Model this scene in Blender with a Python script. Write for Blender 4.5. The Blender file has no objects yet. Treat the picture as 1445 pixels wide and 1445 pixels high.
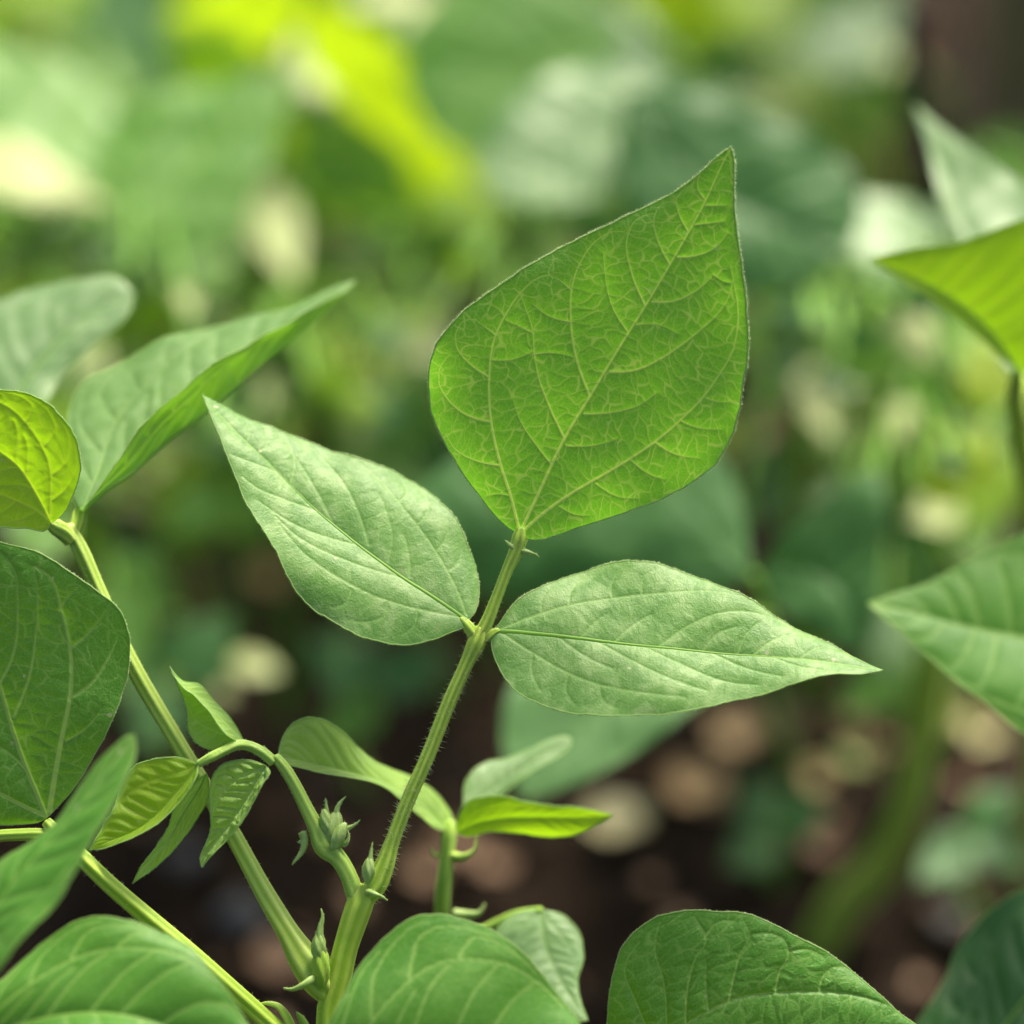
import bpy, math, random
import numpy as np
from mathutils import Vector

# ---------------------------------------------------------------- camera, world, sun, exposure
SC = bpy.context.scene
C = SC.collection
K = 0.188 / 0.6 / 1445.0                 # metres per photo pixel per metre of depth
PITCH = math.radians(35.0)
CH = 0.65
cam_d = bpy.data.cameras.new('camera')
cam = bpy.data.objects.new('camera', cam_d)
C.objects.link(cam)
cam.location = (0, 0, CH)
cam.rotation_euler = (math.pi / 2 - PITCH, 0, 0)
cam_d.sensor_width = 36.0
cam_d.lens = 36.0 * 0.6 / 0.188
cam_d.clip_start = 0.02
cam_d.clip_end = 500
cam_d.dof.use_dof = True
cam_d.dof.focus_distance = 0.6
cam_d.dof.aperture_fstop = 4.9
SC.camera = cam

SUN_EL, SUN_AZ = math.radians(54), math.radians(30)      # azimuth from +Y (behind the plants), + to the right
world = bpy.data.worlds.new('World')
SC.world = world
world.use_nodes = True
wn = world.node_tree
sky = wn.nodes.new('ShaderNodeTexSky')
sky.sky_type = 'NISHITA'
sky.sun_disc = False
sky.sun_elevation = SUN_EL
sky.sun_rotation = SUN_AZ
sky.air_density = 1.0
sky.dust_density = 5.0
sky.ozone_density = 0.3
bg = wn.nodes['Background']
wn.links.new(sky.outputs[0], bg.inputs[0])
bg.inputs[1].default_value = 0.105
sun_d = bpy.data.lights.new('sun', 'SUN')
sun_d.energy = 4.5
sun_d.angle = math.radians(14)
sun_d.color = (1.0, 0.93, 0.78)
sun = bpy.data.objects.new('sun', sun_d)
C.objects.link(sun)
sd = Vector((math.sin(SUN_AZ) * math.cos(SUN_EL), math.cos(SUN_AZ) * math.cos(SUN_EL), math.sin(SUN_EL)))
sun.rotation_euler = sd.to_track_quat('Z', 'Y').to_euler()
sun.location = (0, 0, 5)
SC.view_settings.view_transform = 'Standard'
SC.view_settings.look = 'None'
SC.view_settings.gamma = 1.0
SC.view_settings.exposure = 1.08
SC.render.engine = 'CYCLES'
SC.cycles.max_bounces = 10
SC.cycles.transmission_bounces = 8
SC.cycles.diffuse_bounces = 4
SC.cycles.use_denoising = True

rng = np.random.default_rng(7)
random.seed(7)
FW = np.array([0, math.cos(PITCH), -math.sin(PITCH)])
UP = np.array([0, math.sin(PITCH), math.cos(PITCH)])
RT = np.array([1.0, 0, 0])
CM = np.array([0, 0, CH])


def P(px, py, d):
    """world point seen at photo pixel (px, py), d metres in front of the lens"""
    px, py, d = np.asarray(px, float), np.asarray(py, float), np.asarray(d, float)
    a = (px - 722.5) * K
    b = -(py - 722.5) * K
    v = FW + a[..., None] * RT + b[..., None] * UP
    return CM + v * d[..., None]


def GP(px, py, z=0.0):
    """ground point seen at a pixel"""
    v = FW + (px - 722.5) * K * RT - (py - 722.5) * K * UP
    t = (z - CH) / v[2]
    return CM + v * t


# ---------------------------------------------------------------- materials
def new_mat(name):
    m = bpy.data.materials.new(name)
    m.use_nodes = True
    nt = m.node_tree
    for n in list(nt.nodes):
        nt.nodes.remove(n)
    out = nt.nodes.new('ShaderNodeOutputMaterial')
    return m, nt, out


def N(nt, t, **kw):
    n = nt.nodes.new(t)
    for k, v in kw.items():
        if k.startswith('i_'):
            n.inputs[k[2:].replace('_', ' ')].default_value = v
        else:
            setattr(n, k, v)
    return n


def math_n(nt, op, a, b=None, clamp=False):
    n = nt.nodes.new('ShaderNodeMath')
    n.operation = op
    n.use_clamp = clamp
    for i, x in enumerate((a, b)):
        if x is None:
            continue
        if isinstance(x, (int, float)):
            n.inputs[i].default_value = x
        else:
            nt.links.new(x, n.inputs[i])
    return n.outputs[0]


def mixc(nt, fac, a, b):
    n = nt.nodes.new('ShaderNodeMix')
    n.data_type = 'RGBA'
    if isinstance(fac, (int, float)):
        n.inputs[0].default_value = fac
    else:
        nt.links.new(fac, n.inputs[0])
    for i, x in ((6, a), (7, b)):
        if isinstance(x, tuple):
            n.inputs[i].default_value = (*x, 1)
        else:
            nt.links.new(x, n.inputs[i])
    return n.outputs[2]


def maprange(nt, v, a, b, c=0.0, d=1.0):
    n = nt.nodes.new('ShaderNodeMapRange')
    nt.links.new(v, n.inputs[0])
    for i, x in enumerate((a, b, c, d)):
        n.inputs[i + 1].default_value = x
    return n.outputs[0]


def leaf_mat(name, lam, lam2, vein, trans, tvein, tfac=0.4, rough=0.5, spec=0.4, sheen=0.15, fine=1.0, patch=0.0, patchc=(0.2, 0.3, 0.1),
             vfac=0.8, tl=0.4):
    m, nt, out = new_mat(name)
    L = nt.links
    at = N(nt, 'ShaderNodeAttribute', attribute_name='flat')
    ve = N(nt, 'ShaderNodeAttribute', attribute_name='vein').outputs['Fac']
    te = N(nt, 'ShaderNodeAttribute', attribute_name='tert').outputs['Fac']
    # fine reticulation, two scales (flat is in mm)
    wn_ = N(nt, 'ShaderNodeTexNoise', noise_dimensions='3D')
    wn_.inputs['Scale'].default_value = 0.9
    wn_.inputs['Detail'].default_value = 2
    L.new(at.outputs['Vector'], wn_.inputs['Vector'])
    mixv = N(nt, 'ShaderNodeVectorMath', operation='MULTIPLY_ADD')
    L.new(wn_.outputs['Color'], mixv.inputs[0])
    mixv.inputs[1].default_value = (0.7, 0.7, 0)
    L.new(at.outputs['Vector'], mixv.inputs[2])
    v1 = N(nt, 'ShaderNodeTexVoronoi', feature='DISTANCE_TO_EDGE', voronoi_dimensions='2D')
    v1.inputs['Scale'].default_value = 0.62
    L.new(mixv.outputs[0], v1.inputs['Vector'])
    f1 = maprange(nt, v1.outputs['Distance'], 0.0, 0.07, 1.0, 0.0)
    v2 = N(nt, 'ShaderNodeTexVoronoi', feature='DISTANCE_TO_EDGE', voronoi_dimensions='2D')
    v2.inputs['Scale'].default_value = 1.55
    L.new(mixv.outputs[0], v2.inputs['Vector'])
    f2 = maprange(nt, v2.outputs['Distance'], 0.0, 0.14, 1.0, 0.0)
    fineline = math_n(nt, 'ADD', math_n(nt, 'MULTIPLY', f1, 0.30 * fine), math_n(nt, 'MULTIPLY', f2, 0.22 * fine))
    nz = N(nt, 'ShaderNodeTexNoise')
    nz.inputs['Scale'].default_value = 0.11
    nz.inputs['Detail'].default_value = 6
    nz.inputs['Roughness'].default_value = 0.65
    L.new(at.outputs['Vector'], nz.inputs['Vector'])
    nzf = maprange(nt, nz.outputs['Fac'], 0.35, 0.65)
    base = mixc(nt, nzf, lam, lam2)
    if patch > 0:
        n3 = N(nt, 'ShaderNodeTexNoise')
        n3.inputs['Scale'].default_value = 0.22
        n3.inputs['Detail'].default_value = 5
        n3.inputs['Roughness'].default_value = 0.6
        n3.inputs['Distortion'].default_value = 0.6
        L.new(at.outputs['Vector'], n3.inputs['Vector'])
        base = mixc(nt, math_n(nt, 'MULTIPLY', maprange(nt, n3.outputs['Fac'], 0.46, 0.66), patch), base, patchc)
    vt = math_n(nt, 'MAXIMUM', math_n(nt, 'MULTIPLY', ve, vfac), math_n(nt, 'MULTIPLY', te, tl))
    vall = math_n(nt, 'MAXIMUM', vt, fineline, clamp=True)
    col = mixc(nt, vall, base, vein)
    # small pale specks of hair bases
    v3 = N(nt, 'ShaderNodeTexVoronoi', feature='F1', voronoi_dimensions='2D')
    v3.inputs['Scale'].default_value = 0.8
    L.new(at.outputs['Vector'], v3.inputs['Vector'])
    sp = maprange(nt, v3.outputs['Distance'], 0.07, 0.10, 0.35, 0.0)
    col = mixc(nt, sp, col, (0.30, 0.42, 0.18))
    # scattered blemishes: dust, pale scars and small tan spots
    v5 = N(nt, 'ShaderNodeTexVoronoi', feature='F1', voronoi_dimensions='2D')
    v5.inputs['Scale'].default_value = 0.16
    v5.inputs['Randomness'].default_value = 1.0
    L.new(mixv.outputs[0], v5.inputs['Vector'])
    sepc = N(nt, 'ShaderNodeSeparateColor')
    L.new(v5.outputs['Color'], sepc.inputs[0])
    rad = math_n(nt, 'MULTIPLY', maprange(nt, sepc.outputs[0], 0.72, 1.0, 0.0, 1.0), 0.075)
    spot = math_n(nt, 'MULTIPLY', math_n(nt, 'LESS_THAN', v5.outputs['Distance'], rad), 0.75)
    col = mixc(nt, spot, col, mixc(nt, sepc.outputs[1], (0.45, 0.50, 0.28), (0.16, 0.10, 0.04)))
    nd = N(nt, 'ShaderNodeTexNoise')
    nd.inputs['Scale'].default_value = 0.05
    nd.inputs['Detail'].default_value = 9
    nd.inputs['Roughness'].default_value = 0.75
    L.new(at.outputs['Vector'], nd.inputs['Vector'])
    col = mixc(nt, maprange(nt, nd.outputs['Fac'], 0.55, 0.75, 0.0, 0.28), col, vein)
    tcol = mixc(nt, math_n(nt, 'MAXIMUM', vt, math_n(nt, 'MULTIPLY', fineline, 1.0), clamp=True), trans, tvein)
    pb = N(nt, 'ShaderNodeBsdfPrincipled')
    L.new(col, pb.inputs['Base Color'])
    pb.inputs['Roughness'].default_value = rough
    pb.inputs['Specular IOR Level'].default_value = spec
    pb.inputs['Sheen Weight'].default_value = sheen
    pb.inputs['Sheen Roughness'].default_value = 0.4
    pb.inputs['Sheen Tint'].default_value = (0.8, 1.0, 0.8, 1)
    n4 = N(nt, 'ShaderNodeTexNoise')
    n4.inputs['Scale'].default_value = 2.6
    n4.inputs['Detail'].default_value = 4
    L.new(at.outputs['Vector'], n4.inputs['Vector'])
    hgt = math_n(nt, 'SUBTRACT', n4.outputs['Fac'], math_n(nt, 'MULTIPLY', fineline, 1.6))
    bp = N(nt, 'ShaderNodeBump')
    bp.inputs['Strength'].default_value = 0.7
    bp.inputs['Distance'].default_value = 0.00012
    L.new(hgt, bp.inputs['Height'])
    L.new(bp.outputs[0], pb.inputs['Normal'])
    tr = N(nt, 'ShaderNodeBsdfTranslucent')
    L.new(tcol, tr.inputs['Color'])
    mx = N(nt, 'ShaderNodeMixShader')
    mx.inputs[0].default_value = tfac
    L.new(pb.outputs[0], mx.inputs[1])
    L.new(tr.outputs[0], mx.inputs[2])
    L.new(mx.outputs[0], out.inputs[0])
    return m


M = {}
M['face'] = leaf_mat('leaf_backlit_face', (0.060, 0.210, 0.020), (0.085, 0.26, 0.028), (0.34, 0.52, 0.14), (0.25, 0.70, 0.018), (0.70, 0.95, 0.13),
                     tfac=0.56, rough=0.42, spec=0.35, sheen=0.10, fine=.85, vfac=1.0, tl=.58)
M['pale'] = leaf_mat('leaf_pale_top', (0.085, 0.215, 0.036), (0.125, 0.275, 0.050), (0.22, 0.38, 0.09), (0.20, 0.45, 0.03), (0.35, 0.6, 0.08),
                     tfac=0.30, rough=0.48, spec=0.38, sheen=0.22, fine=0.35, patch=0.8, patchc=(0.26, 0.40, 0.14), vfac=0.75, tl=.25)
M['fold'] = leaf_mat('leaf_folded', (0.10, 0.22, 0.045), (0.14, 0.28, 0.06), (0.24, 0.40, 0.11), (0.26, 0.60, 0.015), (0.45, 0.75, 0.06),
                     tfac=0.42, rough=0.45, spec=0.45, sheen=0.2, fine=0.35, patch=0.5, patchc=(0.22, 0.36, 0.14), vfac=0.8, tl=.25)
M['green'] = leaf_mat('leaf_mid_green', (0.045, 0.170, 0.014), (0.068, 0.215, 0.020), (0.28, 0.45, 0.11), (0.24, 0.56, 0.010), (0.48, 0.74, 0.10),
                      tfac=0.35, rough=0.48, spec=0.30, sheen=0.06, fine=0.5, vfac=0.8)
M['yellow'] = leaf_mat('leaf_yellow_green', (0.14, 0.27, 0.010), (0.20, 0.33, 0.012), (0.34, 0.48, 0.06), (0.46, 0.84, 0.006), (0.66, 0.90, 0.03),
                       tfac=0.5, rough=0.45, spec=0.35, sheen=0.08, fine=0.7, vfac=0.7)
M['young'] = leaf_mat('leaf_young', (0.20, 0.35, 0.05), (0.28, 0.44, 0.07), (0.30, 0.46, 0.16), (0.38, 0.70, 0.03), (0.55, 0.82, 0.12),
                      tfac=0.38, rough=0.5, spec=0.35, sheen=0.35, fine=0.7, vfac=0.9)
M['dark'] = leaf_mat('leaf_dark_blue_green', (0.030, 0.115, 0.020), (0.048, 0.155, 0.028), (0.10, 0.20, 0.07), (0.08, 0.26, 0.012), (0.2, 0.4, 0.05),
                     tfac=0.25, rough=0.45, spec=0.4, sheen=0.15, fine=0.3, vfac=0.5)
M['grey'] = leaf_mat('leaf_grey_green', (0.11, 0.23, 0.07), (0.16, 0.29, 0.09), (0.24, 0.36, 0.14), (0.2, 0.42, 0.04), (0.3, 0.5, 0.08),
                     tfac=0.25, rough=0.40, spec=0.55, sheen=0.35, fine=0.3, patch=0.5, patchc=(0.30, 0.42, 0.22), vfac=0.4)
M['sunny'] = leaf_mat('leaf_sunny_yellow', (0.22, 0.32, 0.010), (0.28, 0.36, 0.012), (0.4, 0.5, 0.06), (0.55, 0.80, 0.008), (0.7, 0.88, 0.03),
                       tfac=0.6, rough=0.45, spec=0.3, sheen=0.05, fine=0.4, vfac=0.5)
M['teal'] = leaf_mat('leaf_teal_green', (0.065, 0.17, 0.05), (0.095, 0.22, 0.065), (0.14, 0.26, 0.08), (0.12, 0.32, 0.03), (0.2, 0.4, 0.06),
                     tfac=0.25, rough=0.5, spec=0.3, sheen=0.15, fine=0.3, vfac=0.5)
M['pale_glint'] = leaf_mat('leaf_pale_glint', (0.46, 0.55, 0.20), (0.58, 0.64, 0.30), (0.5, 0.5, 0.25), (0.5, 0.5, 0.12), (0.5, 0.5, 0.2),  # pale leaves; overexposed sun glints are painted into this light base colour
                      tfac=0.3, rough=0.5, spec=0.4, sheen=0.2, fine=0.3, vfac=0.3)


def stem_mat(name, a, b, trans, tfac=0.25):
    m, nt, out = new_mat(name)
    L = nt.links
    r = N(nt, 'ShaderNodeAttribute', attribute_name='ridge').outputs['Fac']
    tc = N(nt, 'ShaderNodeTexCoord')
    nz = N(nt, 'ShaderNodeTexNoise')
    nz.inputs['Scale'].default_value = 260
    nz.inputs['Detail'].default_value = 4
    L.new(tc.outputs['Object'], nz.inputs['Vector'])
    n2 = N(nt, 'ShaderNodeTexNoise')
    n2.inputs['Scale'].default_value = 2200
    L.new(tc.outputs['Object'], n2.inputs['Vector'])
    col = mixc(nt, math_n(nt, 'ADD', math_n(nt, 'MULTIPLY', r, 0.75), math_n(nt, 'MULTIPLY', nz.outputs['Fac'], 0.3), clamp=True), a, b)
    n3 = N(nt, 'ShaderNodeTexNoise')
    n3.inputs['Scale'].default_value = 420
    n3.inputs['Detail'].default_value = 6
    n3.inputs['Roughness'].default_value = 0.7
    L.new(tc.outputs['Object'], n3.inputs['Vector'])
    col = mixc(nt, maprange(nt, n3.outputs['Fac'], 0.62, 0.74, 0.0, 0.45), col, (0.20, 0.17, 0.05))
    pb = N(nt, 'ShaderNodeBsdfPrincipled')
    L.new(col, pb.inputs['Base Color'])
    pb.inputs['Roughness'].default_value = 0.5
    pb.inputs['Specular IOR Level'].default_value = 0.35
    pb.inputs['Sheen Weight'].default_value = 0.12
    pb.inputs['Sheen Tint'].default_value = (0.9, 1.0, 0.6, 1)
    pb.inputs['Subsurface Weight'].default_value = 0.35
    pb.inputs['Subsurface Radius'].default_value = (0.4, 1.0, 0.1)
    pb.inputs['Subsurface Scale'].default_value = 0.002
    bp = N(nt, 'ShaderNodeBump')
    bp.inputs['Strength'].default_value = 0.6
    bp.inputs['Distance'].default_value = 0.00015
    L.new(math_n(nt, 'ADD', nz.outputs['Fac'], math_n(nt, 'MULTIPLY', n2.outputs['Fac'], 0.5)), bp.inputs['Height'])
    L.new(bp.outputs[0], pb.inputs['Normal'])
    L.new(pb.outputs[0], out.inputs[0])
    return m


M['stem'] = stem_mat('stem_green', (0.20, 0.35, 0.014), (0.44, 0.57, 0.08), (0.3, 0.5, 0.03))
M['stemy'] = stem_mat('stem_yellow_green', (0.22, 0.36, 0.025), (0.44, 0.55, 0.13), (0.3, 0.5, 0.03))
M['stemg'] = stem_mat('stem_grey_green', (0.19, 0.33, 0.030), (0.33, 0.47, 0.09), (0.3, 0.5, 0.03))
M['stemd'] = stem_mat('stem_dark_green', (0.07, 0.20, 0.010), (0.14, 0.30, 0.018), (0.3, 0.5, 0.03))


def simple_mat(name, col, col2=None, rough=0.7, scale=60, trans=None, tf=0.3, bump=0.0, bscale=200):
    m, nt, out = new_mat(name)
    L = nt.links
    tc = N(nt, 'ShaderNodeTexCoord')
    nz = N(nt, 'ShaderNodeTexNoise')
    nz.inputs['Scale'].default_value = scale
    nz.inputs['Detail'].default_value = 6
    L.new(tc.outputs['Object'], nz.inputs['Vector'])
    c = mixc(nt, maprange(nt, nz.outputs['Fac'], 0.35, 0.65), col, col2 or col)
    pb = N(nt, 'ShaderNodeBsdfPrincipled')
    L.new(c, pb.inputs['Base Color'])
    pb.inputs['Roughness'].default_value = rough
    pb.inputs['Specular IOR Level'].default_value = 0.5 if rough < .72 else 0.12
    if bump:
        n2 = N(nt, 'ShaderNodeTexNoise')
        n2.inputs['Scale'].default_value = bscale
        n2.inputs['Detail'].default_value = 8
        L.new(tc.outputs['Object'], n2.inputs['Vector'])
        bp = N(nt, 'ShaderNodeBump')
        bp.inputs['Distance'].default_value = bump
        L.new(n2.outputs['Fac'], bp.inputs['Height'])
        L.new(bp.outputs[0], pb.inputs['Normal'])
    if trans:
        tr = N(nt, 'ShaderNodeBsdfTranslucent')
        tr.inputs['Color'].default_value = (*trans, 1)
        mx = N(nt, 'ShaderNodeMixShader')
        mx.inputs[0].default_value = tf
        L.new(pb.outputs[0], mx.inputs[1])
        L.new(tr.outputs[0], mx.inputs[2])
        L.new(mx.outputs[0], out.inputs[0])
    else:
        L.new(pb.outputs[0], out.inputs[0])
    return m


M['hair'] = simple_mat('plant_hair', (0.55, 0.66, 0.38), rough=0.5, trans=(0.7, 0.8, 0.5), tf=0.5)
M['rim'] = simple_mat('leaf_rim', (0.27, 0.42, 0.14), (0.34, 0.48, 0.2), rough=0.5, trans=(0.60, 0.80, 0.28), tf=0.6)
M['rib'] = simple_mat('leaf_midrib', (0.20, 0.38, 0.06), (0.27, 0.45, 0.09), rough=0.5, trans=(0.5, 0.75, 0.08), tf=0.55)
M['soil'] = simple_mat('dark_soil', (0.006, 0.0036, 0.002), (0.020, 0.012, 0.0065), rough=0.9, scale=30, bump=0.004, bscale=90)
M['crumb'] = simple_mat('soil_crumb', (0.010, 0.0065, 0.004), (0.085, 0.055, 0.032), rough=0.95, scale=25, bump=0.001, bscale=400)
M['litter'] = simple_mat('dry_leaf_tan', (0.60, 0.42, 0.22), (0.72, 0.53, 0.30), rough=0.7, scale=80, trans=(0.5, 0.3, 0.15), tf=0.15)
M['litterp'] = simple_mat('dry_leaf_pink', (0.32, 0.20, 0.12), (0.46, 0.30, 0.19), rough=0.7, scale=80, trans=(0.4, 0.2, 0.1), tf=0.15)
M['litterc'] = simple_mat('dry_leaf_cream', (0.66, 0.60, 0.34), (0.75, 0.70, 0.45), rough=0.6, scale=80, trans=(0.6, 0.6, 0.3), tf=0.2)
M['stone'] = simple_mat('grey_stone', (0.07, 0.067, 0.064), (0.12, 0.115, 0.11), rough=0.7, scale=90, bump=0.0006)
M['post'] = simple_mat('weathered_post', (0.20, 0.145, 0.085), (0.34, 0.26, 0.16), rough=0.85, scale=18, bump=0.003, bscale=40)
M['stake'] = simple_mat('dark_stake', (0.020, 0.015, 0.012), (0.045, 0.035, 0.028), rough=0.8, scale=60, bump=0.0006)
M['bud'] = simple_mat('bud_green', (0.26, 0.40, 0.08), (0.40, 0.54, 0.17), rough=0.55, scale=900, trans=(0.3, 0.5, 0.1), tf=0.25)


# ---------------------------------------------------------------- mesh helpers
class MB:
    def __init__(self):
        self.v, self.f, self.mi = [], [], []
        self.n = 0
        self.att = {}

    def add(self, verts, faces, mi=0, **att):
        verts = np.asarray(verts, float)
        faces = np.asarray(faces, np.int64)
        for k in set(self.att) | set(att):
            self.att.setdefault(k, [np.zeros((self.n,) + np.shape(att[k])[1:] if k in att else (self.n,))] if self.n else [])
            if k in att:
                self.att[k].append(np.asarray(att[k], float))
            else:
                sh = self.att[k][0].shape[1:] if self.att[k] else ()
                self.att[k].append(np.zeros((len(verts),) + sh))
        self.v.append(verts)
        self.f.append((faces + self.n, mi))
        self.n += len(verts)

    def build(self, name, mats, parent=None, origin=None, smooth=True):
        if parent is not None:
            org = np.array(parent['_o'])
        else:
            org = np.array(origin if origin is not None else (0, 0, 0), float)
        V = np.concatenate(self.v) - org
        me = bpy.data.meshes.new(name)
        nl = sum(f.size for f, _ in self.f)
        nf = sum(len(f) for f, _ in self.f)
        me.vertices.add(len(V))
        me.vertices.foreach_set('co', V.astype(np.float32).ravel())
        me.loops.add(nl)
        me.polygons.add(nf)
        me.loops.foreach_set('vertex_index', np.concatenate([f.ravel() for f, _ in self.f]).astype(np.int32))
        tot = np.concatenate([np.full(len(f), f.shape[1]) for f, _ in self.f])
        st = np.concatenate([[0], np.cumsum(tot)[:-1]])
        me.polygons.foreach_set('loop_start', st.astype(np.int32))
        me.polygons.foreach_set('material_index', np.concatenate([np.full(len(f), mi) for f, mi in self.f]).astype(np.int32))
        me.update(calc_edges=True)
        if smooth:
            me.polygons.foreach_set('use_smooth', np.ones(nf, bool))
        for k, lst in self.att.items():
            a = np.concatenate(lst)
            if a.ndim == 2:
                at = me.attributes.new(k, 'FLOAT_VECTOR', 'POINT')
                at.data.foreach_set('vector', a.astype(np.float32).ravel())
            else:
                at = me.attributes.new(k, 'FLOAT', 'POINT')
                at.data.foreach_set('value', a.astype(np.float32))
        for m in (mats if isinstance(mats, (list, tuple)) else [mats]):
            me.materials.append(m)
        me.update()
        o = bpy.data.objects.new(name, me)
        C.objects.link(o)
        if parent is not None:
            o.parent = parent
            o['_o'] = tuple(org)
        else:
            o.location = org
            o['_o'] = tuple(org)
        return o


def thing(name, label, cat, loc, group=None):
    o = bpy.data.objects.new(name, None)
    o.empty_display_size = 0.02
    C.objects.link(o)
    o.location = loc
    o['_o'] = tuple(float(x) for x in loc)
    o['label'] = label
    o['category'] = cat
    if group:
        o['group'] = group
    return o


def tag(o, label, cat, group=None, kind=None):
    if label:
        o['label'] = label
    if cat:
        o['category'] = cat
    if group:
        o['group'] = group
    if kind:
        o['kind'] = kind
    return o


def smooth_curve(p, m, dims):
    """cubic through the points with chord-length tangents (no overshoot on uneven spacing)"""
    c = np.linalg.norm(np.diff(p[:, :dims], axis=0), axis=1)
    c = np.maximum(c, 1e-9)
    s = np.diff(p, axis=0) / c[:, None]
    T = np.zeros_like(p)
    T[1:-1] = (s[:-1] * c[1:, None] + s[1:] * c[:-1, None]) / (c[:-1] + c[1:])[:, None]
    T[0] = s[0] * 1.5 - T[1] * .5 if len(p) > 2 else s[0]
    T[-1] = s[-1] * 1.5 - T[-2] * .5 if len(p) > 2 else s[-1]
    t = np.linspace(0, 1, m, endpoint=False)[:, None]
    h00, h10, h01, h11 = 2 * t ** 3 - 3 * t ** 2 + 1, t ** 3 - 2 * t ** 2 + t, -2 * t ** 3 + 3 * t ** 2, t ** 3 - t ** 2
    out = [p[i] * h00 + T[i] * c[i] * h10 + p[i + 1] * h01 + T[i + 1] * c[i] * h11 for i in range(len(p) - 1)]
    return np.vstack(out + [p[-1][None]])


def spline(pts, n, sharp=False):
    """Catmull-Rom through pts (any dimension), resampled to n points by arc length"""
    p = np.asarray(pts, float)
    if len(p) == 2:
        t = np.linspace(0, 1, n)[:, None]
        return p[0] * (1 - t) + p[1] * t
    s = smooth_curve(p, 24, 2)
    L = np.concatenate([[0], np.cumsum(np.linalg.norm(np.diff(s[:, :2], axis=0), axis=1))])
    u = np.linspace(0, L[-1], n)
    return np.stack([np.interp(u, L, s[:, k]) for k in range(s.shape[1])], 1)


def unit(a):
    return a / np.maximum(np.linalg.norm(a, axis=-1, keepdims=True), 1e-12)


def cones(base, direc, length, rad):
    """thin three-sided hairs"""
    n = len(base)
    d = unit(direc)
    ref = np.where(np.abs(d[:, 2:3]) < 0.9, np.array([[0, 0, 1.0]]), np.array([[1.0, 0, 0]]))
    a = unit(np.cross(d, ref))
    b = np.cross(d, a)
    vs = []
    for k in range(3):
        an = k * 2 * math.pi / 3
        vs.append(base + (a * math.cos(an) + b * math.sin(an)) * rad[:, None])
    vs.append(base + d * length[:, None])
    V = np.stack(vs, 1).reshape(-1, 3)
    i = np.arange(n)[:, None] * 4
    F = np.concatenate([i + np.array([[0, 1, 3]]), i + np.array([[1, 2, 3]]), i + np.array([[2, 0, 3]])])
    return V, F


def tube_geo(pts, rad, ns=16, ridges=0, amp=0.0, cap=True, twist=0.0):
    pts = np.asarray(pts, float)
    n = len(pts)
    T = unit(np.gradient(pts, axis=0))
    ref = np.array([0.31, -0.9, 0.3])
    A = np.zeros_like(pts)
    a = unit(np.cross(T[0], ref)[None])[0]
    for i in range(n):
        a = a - T[i] * a.dot(T[i])
        a /= np.linalg.norm(a)
        A[i] = a
    B = np.cross(T, A)
    th = np.linspace(0, 2 * math.pi, ns, endpoint=False)
    rr = np.asarray(rad)[:, None] * (1 + amp * np.cos(ridges * (th[None, :] + twist * np.linspace(0, 1, n)[:, None]))) if ridges else np.asarray(rad)[:, None] * np.ones((1, ns))
    V = pts[:, None, :] + rr[..., None] * (np.cos(th)[None, :, None] * A[:, None, :] + np.sin(th)[None, :, None] * B[:, None, :])
    ridge = (0.5 + 0.5 * np.cos(ridges * (th[None, :] + twist * np.linspace(0, 1, n)[:, None]))) if ridges else np.full((n, ns), 0.5)
    ii, jj = np.meshgrid(np.arange(n - 1), np.arange(ns), indexing='ij')
    j2 = (jj + 1) % ns
    F = np.stack([ii * ns + jj, ii * ns + j2, (ii + 1) * ns + j2, (ii + 1) * ns + jj], -1).reshape(-1, 4)
    V = V.reshape(-1, 3)
    ridge = ridge.reshape(-1)
    F3 = None
    if cap:
        V = np.vstack([V, pts[0] - T[0] * rad[0] * 0.3, pts[-1] + T[-1] * rad[-1] * 0.5])
        ridge = np.append(ridge, [0.5, 0.5])
        c0, c1 = n * ns, n * ns + 1
        j = np.arange(ns)
        F3 = np.concatenate([np.stack([np.full(ns, c0), (j + 1) % ns, j], 1),
                             np.stack([np.full(ns, c1), (n - 1) * ns + j, (n - 1) * ns + (j + 1) % ns], 1)])
    return V, F, F3, ridge, T


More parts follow.
